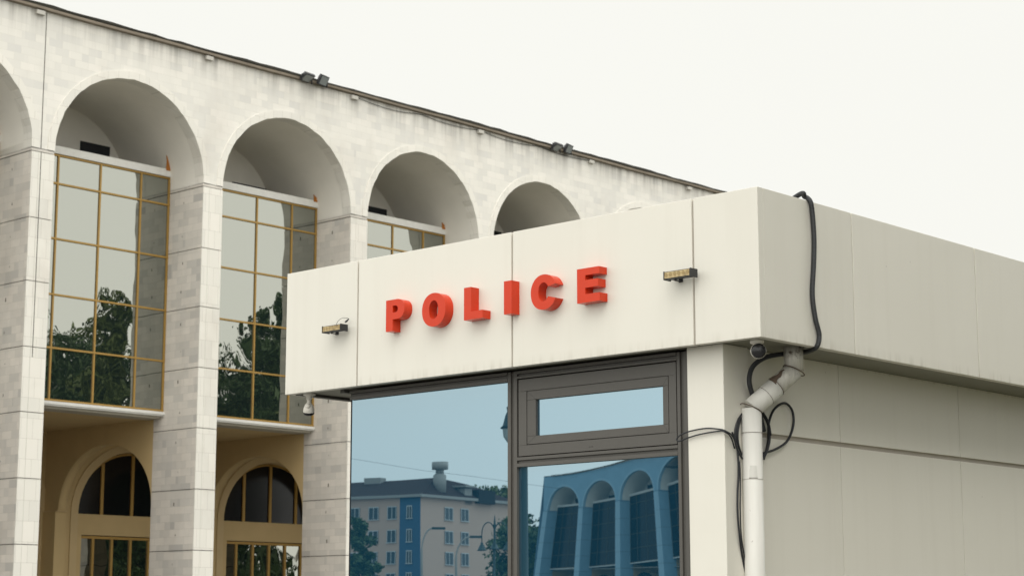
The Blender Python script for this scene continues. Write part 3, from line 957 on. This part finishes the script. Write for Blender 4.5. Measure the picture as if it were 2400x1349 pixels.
    for k in range(first - 1, k1):
        cx = X0 + k * PITCH + RA + SX
        mb = MB()
        mb.grid([el(cx, RO, ROZ, YG), el(cx, RO, ROZ, YG - .03), el(cx, RI + .002, RIZ + .002, YG - .03), el(cx, RI + .002, RIZ + .002, YG + .1)], 0, False)
        for s_ in (-1, 1):
            x0_, x1_ = sorted((cx + s_ * RO, cx + s_ * (RI + .002)))
            mb.box(x0_, x1_, YG - .03, YG + .02, 0, ZG - .002)
        mb.build('arch_surround', M['tan_light'], root)
        fan = MB()
        fan.face(el(cx, RI - .04, RIZ - .04, YGL))
        fo = fan.build('fanlight', M['fanglass'], root)
        mb = MB()
        for m_ in (-1.085, 0, 1.085):
            hz = RIZ * math.sqrt(max(0.05, 1 - (m_ / RI) ** 2)) - .05
            mb.box(cx + m_ - .05, cx + m_ + .05, YGL - .05, YGL - .001, ZG, ZG + hz)
        mb.grid([el(cx, RI - .04, RIZ - .04, YGL - .05), el(cx, RI - .10, RIZ - .10, YGL - .05), el(cx, RI - .10, RIZ - .10, YGL - .001)], 0, False)
        mb.build('fanlight_frame', M['gold'], fo)
        lw = MB().box(cx - RI + .001, cx + RI - .001, YGL + .001, YGL + .02, 0.3, 4.079).build('lower_window', M[glassm], root)
        mb = MB()
        for m_ in (-1.93, -1.34, -.67, 0, .67, 1.34, 1.93):
            mb.box(cx + m_ - .04, cx + m_ + .04, YGL - .045, YGL, 0.3, 4.078)
        mb.box(cx - RI + .17, cx + RI - .17, YGL - .05, YGL - .001, 4.0, 4.077)
        mb.build('lower_window_frame', M['gold'], lw)
    # dark body behind
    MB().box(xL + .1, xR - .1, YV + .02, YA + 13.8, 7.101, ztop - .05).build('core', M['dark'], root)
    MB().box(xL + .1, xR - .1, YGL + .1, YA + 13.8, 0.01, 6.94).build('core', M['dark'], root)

YA = 40.045
arc1 = thing('arcade_building', 'long pale marble building with tall round arches and gold framed mirror windows', 'building', (26.44, YA, 0))
build_arcade(arc1, 26.44, YA, 8, -1)
# vertical movement joint on the first visible pier
MB().box(26.035, 26.055, YA - 0.0245, YA - 0.001, 8.0, 13.19).box(26.035, 26.055, YA - 0.004, YA - 0.0005, 13.29, 16.82).build('movement_joint', M['joint'], arc1)

# floodlights on the roof edge, in pairs
def roof_flood(px, py, tilt, yaw, label):
    p = at(px, py, 1, YA - 0.16)
    z0 = 16.99
    t = thing('roof_floodlight', label, 'floodlight', (p.x, YA - 0.1, z0), 'floodlights on the arcade roof edge')
    ca, sa = math.cos(yaw), math.sin(yaw)
    ct, st = math.cos(tilt), math.sin(tilt)
    n = Vector((sa * ct * 1.0, -ca * ct, -st)); rx = Vector((ca, sa, 0)); up = rx.cross(n); up = -up if up.z < 0 else up
    c = Vector((p.x, YA - 0.2, p.z))
    mb = MB()
    # tapering housing: wide glass side, narrow finned back
    F = [c + rx * sx * .20 + up * sz * .155 + n * 0.02 for sx, sz in ((-1, -1), (1, -1), (1, 1), (-1, 1))]
    G = [c + rx * sx * .20 + up * sz * .155 - n * 0.05 for sx, sz in ((-1, -1), (1, -1), (1, 1), (-1, 1))]
    H = [c + rx * sx * .12 + up * sz * .09 - n * 0.13 for sx, sz in ((-1, -1), (1, -1), (1, 1), (-1, 1))]
    mb.grid([F + [F[0]], G + [G[0]], H + [H[0]]], 0, False); mb.face(H); mb.face(F)
    for k in range(5):
        mb.obox(c - n * 0.12 + rx * (k - 2) * .045, rx * .005, up * .08, n * .04)
    mb.build('housing', M['black_metal'], t, bevel=0.012)
    MB().obox(c + n * 0.026, rx * .165, up * .12, n * .004).build('glass', M['flood_glass'], t)
    mb = MB()
    for s_ in (-1, 1):
        mb.obox(c + rx * s_ * .215 - Vector((0, 0, .06)) - n * .02, rx * .008, Vector((0, .02, 0)), Vector((0, 0, .10)))
    mb.obox(Vector((c.x, c.y, z0 - 0.015 + 0.0)) - n * .02, rx * .22, Vector((0, .03, 0)), Vector((0, 0, .008)))
    mb.tube([Vector((c.x, YA - .2, z0 - .02)), Vector((c.x, YA + .1, z0 - .03))], 0.02, 8)
    mb.build('yoke', M['black_metal'], t)
roof_flood(718, 183, 1.05, 0.15, 'black floodlight on the roof edge, left of the near pair, tilted steeply down')
roof_flood(756, 190, 0.45, 0.25, 'black square floodlight on the roof edge, right of the near pair, glass facing out')
roof_flood(1303, 346, 1.0, 0.15, 'small black floodlight on the roof edge, left of the far pair')
roof_flood(1331, 350, 0.45, 0.25, 'small black floodlight on the roof edge, right of the far pair beyond the letters')
# loose cable sagging below the roof edge
pts = []
for xa, xb, s_ in ((36.7, 39.4, .14), (39.4, 42.0, .10), (42.0, 44.8, .12), (44.8, 47.3, .1)):
    for q in range(4):
        u = q / 4
        pts.append((xa + (xb - xa) * u, YA - 0.03, 16.82 - .7 * s_ * 4 * u * (1 - u)))
pts.append((47.3, YA - .04, 16.8))
cable('cable', pts, 0.008, 'dark cable sagging in shallow curves under the arcade roof edge', n=4, ring=6)

# ================================================================== ground
def sheet(name, x0, x1, y0, y1, z, mat, kind='structure'):
    o = MB().face([(x0, y0, z), (x1, y0, z), (x1, y1, z), (x0, y1, z)]).build(name, M[mat])
    return tag(o, kind=kind)
sheet('ground', -900, 900, -900, 900, -0.004, 'paving')
sheet('lawn', 22, 85, 12, 30, 0.0, 'grass')
sheet('lawn', 8.2, 40, -12, 5.2, 0.0, 'grass')  # unseen grass strip, added for its green bounce onto the booth's side wall

# ================================================================== trees
def make_tree(name, x, y, h, cr, label, leafm='leaf', seed=1, cone=0.5, n_cl=70, group=None, lsz=0.15, base=0.16):
    rnd = random.Random(seed)
    t = thing(name, label, 'tree', (x, y, 0), group)
    mb = MB()
    th = h * 0.82
    path = [(x, y, 0), (x + rnd.uniform(-.1, .1), y + rnd.uniform(-.1, .1), th * .3), (x + rnd.uniform(-.3, .3), y + rnd.uniform(-.3, .3), th * .65), (x + rnd.uniform(-.3, .3), y + rnd.uniform(-.3, .3), th)]
    r0 = h * 0.018
    mb.tube(path, [r0, r0 * .8, r0 * .5, r0 * .15], 8)
    cl = []
    for i in range(n_cl):
        u = rnd.random() ** 0.8
        zc = h * (base + (1 - base) * u)
        # crown radius profile
        prof = (math.sin(math.pi * min(1, (u * .85 + .15))) ** 0.6) if cone == 0 else (1 - u * cone) * min(1, u * 6 + .35)
        rr = cr * prof * math.sqrt(rnd.random()) * rnd.uniform(.7, 1.12)
        a = rnd.uniform(0, 2 * math.pi)
        c = (x + rr * math.cos(a), y + rr * math.sin(a), zc)
        cl.append(c)
        if i % 3 == 0:
            mb.tube([(x, y, zc - h * .07), ((x + c[0]) / 2, (y + c[1]) / 2, zc - h * .02), c], [r0 * .3, r0 * .2, r0 * .06], 5)
    mb.build('trunk', M['bark'], t)
    lv = MB()
    for c in cl:
        s_ = cr * rnd.uniform(.16, .34)
        for j in range(int(rnd.randint(45, 75) * (1.9 if lsz < .25 else 1))):
            d = Vector((rnd.gauss(0, 1), rnd.gauss(0, 1), rnd.gauss(0, 1))).normalized() * s_ * rnd.random() ** .5
            p = Vector(c) + Vector((d.x, d.y, d.z * .8))
            a = Vector((rnd.gauss(0, 1), rnd.gauss(0, 1), rnd.gauss(0, 1))).normalized()
            b = a.cross(Vector((rnd.gauss(0, 1), rnd.gauss(0, 1), rnd.gauss(0, 1)))).normalized()
            q = lsz * rnd.uniform(.6, 1.3)
            i0 = len(lv.v)
            lv.v += [tuple(p - a * q), tuple(p + b * q * .5), tuple(p + a * q), tuple(p - b * q * .5)]
            lv.f.append((i0, i0 + 1, i0 + 2, i0 + 3)); lv.mi.append(0); lv.sm.append(False)
    me = bpy.data.meshes.new('crown')
    me.from_pydata([(v[0] - x, v[1] - y, v[2]) for v in lv.v], [], lv.f)
    me.materials.append(M[leafm])
    o = bpy.data.objects.new('crown', me); COL.objects.link(o); o.parent = t
    return t

def mirrored(px, py, dist, axis, plane):
    """the real place of a thing whose mirror image appears at photo pixel (px, py)"""
    d = ray(px, py)
    hlen = math.hypot(d.x, d.y)
    p = CAM + d * (dist / hlen)
    p[axis] = 2 * plane - p[axis]
    return p
YWM = YA + 1.475
def wtree(px, ytop, dist, cr, label, **kw):
    p = mirrored(px, ytop, dist, 1, YWM)
    make_tree('tree', p.x, p.y, p.z, cr, label, group='trees on the square facing the arcade windows', **kw)
wtree(268, 716, 84, 2.3, 'tall green tree mirrored as the highest crown in the first arcade window', seed=3, cone=.72, n_cl=85, leafm='leaf2')
wtree(303, 745, 88, 1.3, 'slim green tree mirrored right of the highest crown in the first window', seed=5, cone=.8, n_cl=40)
wtree(175, 800, 92, 4.2, 'broad low green tree mirrored in the lower left of the first window', seed=8, cone=.35, n_cl=120)
wtree(222, 820, 90, 3.4, 'bushy green tree mirrored between the panes of the first window', seed=9, cone=.35, n_cl=90)
wtree(128, 780, 96, 3.0, 'dark green tree mirrored beside the first visible pier', seed=10, cone=.5, n_cl=70)
wtree(655, 690, 90, 1.7, 'pointed tree mirrored as the tall spire in the second arcade window', seed=12, cone=.85, n_cl=60)
wtree(650, 760, 90, 2.6, 'dense green tree mirrored behind the spire in the second window', seed=13, cone=.5, n_cl=85)
wtree(592, 728, 97, 0.6, 'thin sapling mirrored as a dark wisp in the second window', seed=14, cone=.6, n_cl=14)
wtree(545, 862, 92, 4.5, 'broad low tree mirrored in the lower left of the second window', seed=15, cone=.3, n_cl=120)
wtree(610, 880, 92, 3.6, 'round tree mirrored at the foot of the second window', seed=16, cone=.3, n_cl=90, leafm='leaf2')
for i, (px, yt, ds) in enumerate(((130, 1000, 100), (190, 1010, 106), (240, 1000, 102), (330, 980, 104), (400, 960, 106), (470, 990, 108), (520, 1010, 100), (560, 1000, 110), (640, 980, 106), (690, 985, 98), (760, 960, 104), (840, 940, 108))):
    p = mirrored(px, yt, ds, 1, YWM)
    make_tree('tree', p.x, p.y, p.z, 4.6,
              'leafy park tree of the back row across the square', seed=30 + i, cone=.15, n_cl=100, group='back row of park trees across the square', lsz=.34, base=.03)

for i, (px_, py_, hh_) in enumerate(((7.5, -5.5, 12), (12.5, -4.2, 13), (18.0, -4.8, 12.5), (24.0, -6, 12))):  # unseen trees, put here to darken the booth's side wall
    make_tree('tree', px_, py_, hh_, 3.4, ['big unseen tree shading the booth side, nearest the camera', 'tallest unseen tree shading the booth side wall', 'third big unseen tree shading the booth side', 'farthest big unseen tree shading the booth side'][i],
              seed=70 + i, cone=.15, n_cl=110, group='unseen trees shading the booth side', lsz=.3, base=.12)

# ================================================================== THINGS THAT THE BOOTH'S WINDOWS MIRROR
def mir(px, py, dist):
    return mirrored(px, py, dist, 0, XG)
# --- five-storey house
def house():
    c0 = mir(986, 1455, 250); c0.z = 0
    # directions in mirrored space -> real space (x flips)
    base = math.atan2(FW.y, FW.x)
    def vdir(deg_right):
        a = base - R(deg_right)
        return Vector((-math.cos(a), math.sin(a), 0))
    dr = vdir(34); dl = vdir(-56)
    H = 17.75; LR, LL = 13.9, 22.0
    # scale so that the right face ends at the photo's 1181
    hs = thing('apartment_house', 'peach five storey house with a blue stair strip and brown hipped roof, seen mirrored', 'building', tuple(c0))
    wl = (dl * LL); wr = dr * LR * 1.0
    def P(a, b, z): return c0 + dl * a + dr * b + Vector((0, 0, z))
    def q(mb, a0, b0, a1, b1, z0, z1, mi=0):
        mb.face([P(a0, b0, z0), P(a1, b1, z0), P(a1, b1, z1), P(a0, b0, z1)], mi)
    LRr = 22.0
    mb = MB()
    q(mb, 0, 0, LL, 0, 0, H); q(mb, 0, 0, 0, LRr, 0, H); q(mb, LL, 0, LL, LRr, 0, H); q(mb, 0, LRr, LL, LRr, 0, H)
    mb.build('wall', M['house'], hs)
    mb = MB()
    e = 0.03
    mb.obox(P(1.85, -.05, H / 2), dl * 1.86, dr * .05, Vector((0, 0, H / 2)))
    mb.obox(P(LL / 2 + 1.5, -.06, 3.2), dl * (LL / 2 - 1.5), dr * .05, Vector((0, 0, 3.2)))
    mb.build('blue_strip', M['house_blue'], hs)
    mb = MB()
    mb.obox(P(LL / 2, LRr / 2, H + .12), dl * (LL / 2 + .6), dr * (LRr / 2 + .6), Vector((0, 0, .18)))
    mb.build('eave', M['eave'], hs)
    o_ = .5
    b = [P(-o_, -o_, H + .3), P(LL + o_, -o_, H + .3), P(LL + o_, LRr + o_, H + .3), P(-o_, LRr + o_, H + .3)]
    r0, r1 = P(2.5, 7, H + 3.0), P(LL - 2, 7, H + 2.8)
    r2, r3 = P(2.5, LRr - 8, H + 2.4), P(LL - 2, LRr - 8, H + 2.4)
    rf = MB().face([b[0], b[1], r1, r0]).face([b[0], r0, r2, b[3]]).face([b[3], r2, r3, b[2]]).face([b[1], b[2], r3, r1]).face([r0, r1, r3, r2]).build('roof', M['house_roof'], hs)
    # mushroom ventilator and chimneys on the roof
    v = P(0.9, 5.5, H + .8)
    MB().tube([v, v + Vector((0, 0, 2.3)), v + Vector((0, 0, 2.6))], [.85, .85, .5], 14).tube([v + Vector((0, 0, 2.6)), v + Vector((0, 0, 3.1))], [.55, .55], 12).tube([v + Vector((0, 0, 3.1)), v + Vector((0, 0, 4.1))], [1.05, 1.05], 16).build('ventilator', M['eave'], rf)
    v = P(0.8, 10.5, H + .5)
    MB().obox(v, dl * .8, dr * .8, Vector((0, 0, 1.1))).obox(v + Vector((0, 0, 1.35)), dl * 1.2, dr * 1.2, Vector((0, 0, .12))).build('chimney', M['eave'], rf)
    v = P(0.3, 14.0, H + .6)
    MB().obox(v, dl * 1.0, dr * 2.0, Vector((0, 0, .9))).build('dormer', M['dark'], rf)
    v = P(13, 6.5, H + 2.7)
    MB().obox(v, dl * 1.3, dr * .6, Vector((0, 0, .6))).build('chimney', M['eave'], rf)
    # windows
    rows = [15.75, 12.65, 9.85, 7.0]
    def window(ca, cb, ax, nrm, z, w, hh):
        c = P(ca, cb, z) + nrm * .04
        wo = MB().obox(c, ax * w / 2, nrm * .03, Vector((0, 0, hh / 2))).build('window', M['hwin'], hs)
        mb_ = MB()
        for s_ in (-1, 0, 1):
            mb_.obox(c + ax * s_ * (w / 2 - .05) + nrm * .05, ax * .045, nrm * .02, Vector((0, 0, hh / 2)))
        mb_.obox(c + nrm * .05 + Vector((0, 0, hh / 2)), ax * w / 2, nrm * .021, Vector((0, 0, .06)))
        mb_.obox(c + nrm * .07 - Vector((0, 0, hh / 2 + .05)), ax * (w / 2 + .1), nrm * .06, Vector((0, 0, .05)))
        mb_.build('window_frame', M['hframe'], wo)
    for z in rows:
        for a in (5.1, 8.05, 11.0, 13.9, 16.8, 19.7):
            window(a, 0, dl, -dr, z, 1.55, 1.6)
        window(1.9, -.1, dl, -dr, z, 1.0, 1.6)
        for b_ in (6.2, 9.6):
            window(0, b_, dr, -dl, z, 1.7, 1.6)
house()
# --- second arcade across the square
def second_arcade():
    base = math.atan2(FW.y, FW.x)
    c = mir(1286, 1455, 204)
    # facade direction in mirrored space: to the right and towards the camera
    a = base - R(ARC_ANG)
    v = Vector((-math.cos(a), math.sin(a), 0))      # real-space direction of the facade, x flipped
    root = thing('arcade_building', 'distant twin arcade with tall arches toned blue-grey for shade, mirrored in the lower right booth window', 'building', (c.x, c.y, 0))
    PLACE[root.name] = Vector((0, 0, 0))
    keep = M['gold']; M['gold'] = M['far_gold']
    # local: facade on y=0 towards -y; mirrored image flips left and right, so local +x runs along v or -v so that -y faces the camera
    v = v.normalized()
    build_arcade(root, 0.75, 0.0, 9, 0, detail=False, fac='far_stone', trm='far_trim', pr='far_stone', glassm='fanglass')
    ang = math.atan2(v.y, v.x)
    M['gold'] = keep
    m_ = Matrix.Rotation(ang, 4, 'Z')
    # need front (-y local) to face the booth
    front = m_ @ Vector((0, -1, 0))
    to_booth = Vector((XG, 7, 0)) - Vector((c.x, c.y, 0))
    if front.dot(to_booth) < 0:
        # run the facade from the other end instead
        ang += math.pi
        L = 0.75 - .65 + 9 * PITCH + .0
        root.location = Vector((c.x, c.y, 0)) + v * L
    root.rotation_euler = (0, 0, ang)
    # splay and roof rise put into the shape to imitate the bent mirror image
    LT = 0.75 - .65 + 9 * PITCH
    flip = (root.location - Vector((c.x, c.y, 0))).length > 1
    def walk(o):
        for ch in o.children:
            if ch.name.split('.')[0] in ('roof', 'core', 'gallery_ceiling', 'slab_edge'):
                continue
            off = ch.location if ch.parent == root else Vector((0, 0, 0))
            for vv in ch.data.vertices:
                x_, z_ = vv.co.x, vv.co.z
                t_ = (LT - x_) if flip else x_
                tc_ = 11.0
                nt_ = t_ + (t_ - tc_) * 0.0175 * max(0.0, 14.0 - z_)
                vv.co.x = (LT - nt_) if flip else nt_
                vv.co.z = z_ * (1 + 4e-4 * min(t_, 30) ** 2)
            walk(ch)
    walk(root)
ARC_ANG = 138
second_arcade()

# --- street lamps mirrored in the booth windows
def swan_lamp(p, h, label, arms, sc_=1.0, globe=True):
    t = thing('street_lamp', label, 'street lamp', (p.x, p.y, 0), 'old fashioned street lamps on the square')
    MB().tube([(p.x, p.y, 0), (p.x, p.y, .5), (p.x, p.y, .55), (p.x, p.y, h)], [.16, .14, .07, .045], 12).lathe((p.x, p.y, h), [(.045, 0), (.09, .05), (.05, .12), (.02, .4), (.001, .5)], 12).build('pole', M['lampgreen'], t)
    for d, reach, drop in arms:
        d = Vector(d).normalized()
        a = []
        for i in range(13):
            th = math.pi * i / 12
            a.append(Vector((p.x, p.y, h - .25)) + d * (reach / 2 * (1 - math.cos(th))) + Vector((0, 0, .55 * sc_ * math.sin(th))))
        e = a[-1]
        a.append(e + Vector((0, 0, -drop)))
        MB().tube(a, .022 * sc_ + .004, 8).build('arm', M['lampgreen'], t)
        q = a[-1]
        MB().lathe(q, [(.03, .02), (.06, 0), (.05, -.06), (.10 * sc_ + .02, -.12), (.20 * sc_, -.26), (.27 * sc_, -.30), (.24 * sc_, -.31)], 18).build('lamp_shade', M['lampgreen'], t)
        if globe: MB().lathe(q, [(.21 * sc_, -.305), (.19 * sc_, -.42), (.10 * sc_, -.50), (.001, -.52)], 16).build('lamp_globe', M['opal'], t)
v1 = Vector((-RT.x, RT.y, 0)).normalized()     # mirrored image's left-right direction
pl = mir(1229, 1455, 27)
swan_lamp(pl, 5.06, 'dark green street lamp close to the booth, its arm mirrored beside the mullion', [(-v1, .18, .2)], .58)
pb = MB().obox(Vector((pl.x, pl.y, 3.45)) - v1 * .085, v1 * .045, Vector((0, .06, 0)), Vector((0, 0, .13))).build('junction_box', M['black_metal'], bpy.data.objects['street_lamp'])
p3 = mir(1159, 1455, 75)
swan_lamp(p3, 5.25, 'three armed street lamp in front of the peach house, seen mirrored', [(v1, .52 * 1.0, .35), (-v1, .52, .35), (Vector((v1.y, -v1.x, 0)), .1, .3)], .8, False)
def mast(px, ytop, dist, reach, label):
    p = mir(px, 1455, dist); top = mir(px, ytop, dist).z
    t = thing('street_light', label, 'street light', (p.x, p.y, 0), 'curved street light masts')
    pts_ = [(p.x, p.y, 0), (p.x, p.y, top * .78)]
    for i in range(1, 9):
        th = math.pi / 2 * i / 8
        q_ = Vector((p.x, p.y, top * .78)) + v1 * (reach * (1 - math.cos(th))) + Vector((0, 0, top * .22 * math.sin(th)))
        pts_.append(tuple(q_))
    MB().tube(pts_, [.11, .09] + [.06] * 8, 8).build('pole', M['eave'], t)
    e = Vector(pts_[-1])
    MB().obox(e + v1 * .45, v1 * .5, Vector((v1.y, -v1.x, 0)) * .16, Vector((0, 0, .09))).build('lamp_head', M['lampgreen'], t)
mast(989, 1237, 150, 0.9, 'tall curved street light mast before the blue strip of the peach house')
mast(1067, 1256, 150, 1.1, 'tall curved street light mast before the windows of the peach house')
# trees seen in the booth windows
def btree(px, ytop, dist, cr, label, **kw):
    p = mir(px, ytop, dist)
    make_tree('tree', p.x, p.y, p.z, cr, label, group='trees mirrored in the booth windows', **kw)
btree(832, 1222, 120, 1.5, 'half bare tree before the left end of the peach house', seed=51, n_cl=26, cone=.5, lsz=.16)
btree(852, 1290, 120, 1.5, 'low bush tree before the left end of the peach house', seed=52, n_cl=30, cone=.4, lsz=.16)
btree(1150, 1148, 330, 6.5, 'broad tree rising behind the roof of the peach house', seed=53, n_cl=90, cone=.35, leafm='leaf2', lsz=.4)
btree(1175, 1142, 335, 5.0, 'taller round tree behind the roof of the peach house', seed=54, n_cl=80, cone=.3, leafm='leaf2', lsz=.4)
btree(1112, 1152, 340, 4.0, 'thin crowned tree far behind the peach house', seed=55, n_cl=30, cone=.4, lsz=.3)
btree(1190, 1190, 290, 1.4, 'dark tree beside the right wall of the peach house', seed=56, n_cl=80, cone=.3, lsz=.35)
btree(1240, 1216, 230, 4.0, 'dark tree left of the mirrored twin arcade', seed=57, n_cl=90, cone=.35, lsz=.35)
btree(1222, 1240, 225, 4.5, 'wide tree at the left edge of the lower right window', seed=58, n_cl=90, cone=.3, lsz=.35)
# overhead wire
pa = mir(822, 1074, 110); pc = mir(990, 1100, 110); pd = mir(1189, 1127, 110)
cable('overhead_wire', [pa + (pa - pc) * .5, pa, pc, pd, pd + (pd - pc) * .6], 0.008, 'thin overhead wire crossing the sky mirrored in the large left window', 'wire', n=6, ring=5)

# ================================================================== light
w = bpy.data.worlds.new('World'); sc.world = w; w.use_nodes = True
nt = w.node_tree; nt.nodes.clear()
out = nt.nodes.new('ShaderNodeOutputWorld'); bg = nt.nodes.new('ShaderNodeBackground')
tc = nt.nodes.new('ShaderNodeTexCoord')
dot = nt.nodes.new('ShaderNodeVectorMath'); dot.operation = 'DOT_PRODUCT'
SUN = Vector((-0.42, -0.36, 0.84)).normalized()
BRT = Vector((-0.5, -0.62, 0.6)).normalized()
dot.inputs[1].default_value = BRT
nt.links.new(tc.outputs['Generated'], dot.inputs[0])
mr = nt.nodes.new('ShaderNodeMapRange'); mr.interpolation_type = 'SMOOTHSTEP'
mr.inputs[1].default_value = -0.55; mr.inputs[2].default_value = 0.30
mr.inputs[3].default_value = 0.94; mr.inputs[4].default_value = 1.7
nt.links.new(dot.outputs['Value'], mr.inputs[0])
cloud = nt.nodes.new('ShaderNodeTexNoise'); cloud.inputs['Scale'].default_value = 1.6; cloud.inputs['Detail'].default_value = 4
nt.links.new(tc.outputs['Generated'], cloud.inputs['Vector'])
cm = nt.nodes.new('ShaderNodeMapRange'); cm.inputs[3].default_value = 0.975; cm.inputs[4].default_value = 1.025
nt.links.new(cloud.outputs['Fac'], cm.inputs[0])
mul = nt.nodes.new('ShaderNodeMath'); mul.operation = 'MULTIPLY'
nt.links.new(mr.outputs[0], mul.inputs[0]); nt.links.new(cm.outputs[0], mul.inputs[1])
cmb = nt.nodes.new('ShaderNodeMix'); cmb.data_type = 'RGBA'; cmb.blend_type = 'MULTIPLY'; cmb.inputs[0].default_value = 1.0
cmb.inputs[6].default_value = (1.0, 0.996, 0.935, 1)
nt.links.new(mul.outputs[0], cmb.inputs[7])
sky = nt.nodes.new('ShaderNodeTexSky'); sky.sky_type = 'NISHITA'; sky.sun_disc = False
sky.sun_elevation = math.asin(SUN.z); sky.sun_rotation = math.atan2(SUN.x, SUN.y)
sky.air_density = 1.0; sky.dust_density = 4.0
sk = nt.nodes.new('ShaderNodeMix'); sk.data_type = 'RGBA'; sk.blend_type = 'MULTIPLY'; sk.inputs[0].default_value = 1.0
sk.inputs[7].default_value = (0.003, 0.003, 0.003, 1)
nt.links.new(sky.outputs[0], sk.inputs[6])
ad = nt.nodes.new('ShaderNodeMix'); ad.data_type = 'RGBA'; ad.blend_type = 'ADD'; ad.inputs[0].default_value = 1.0
nt.links.new(cmb.outputs[2], ad.inputs[6]); nt.links.new(sk.outputs[2], ad.inputs[7])
nt.links.new(ad.outputs[2], bg.inputs['Color']); bg.inputs['Strength'].default_value = 1.0
nt.links.new(bg.outputs[0], out.inputs['Surface'])
sd = bpy.data.lights.new('sun', 'SUN'); sd.energy = 1.1; sd.angle = R(50); sd.color = (1.0, 0.97, 0.92)
so = bpy.data.objects.new('sun', sd); COL.objects.link(so)
so.rotation_euler = (-SUN).to_track_quat('-Z', 'Y').to_euler()

sc.view_settings.view_transform = 'Standard'
sc.view_settings.look = 'None'
sc.view_settings.exposure = 0.0
sc.view_settings.gamma = 1.0
sc.cycles.max_bounces = 8
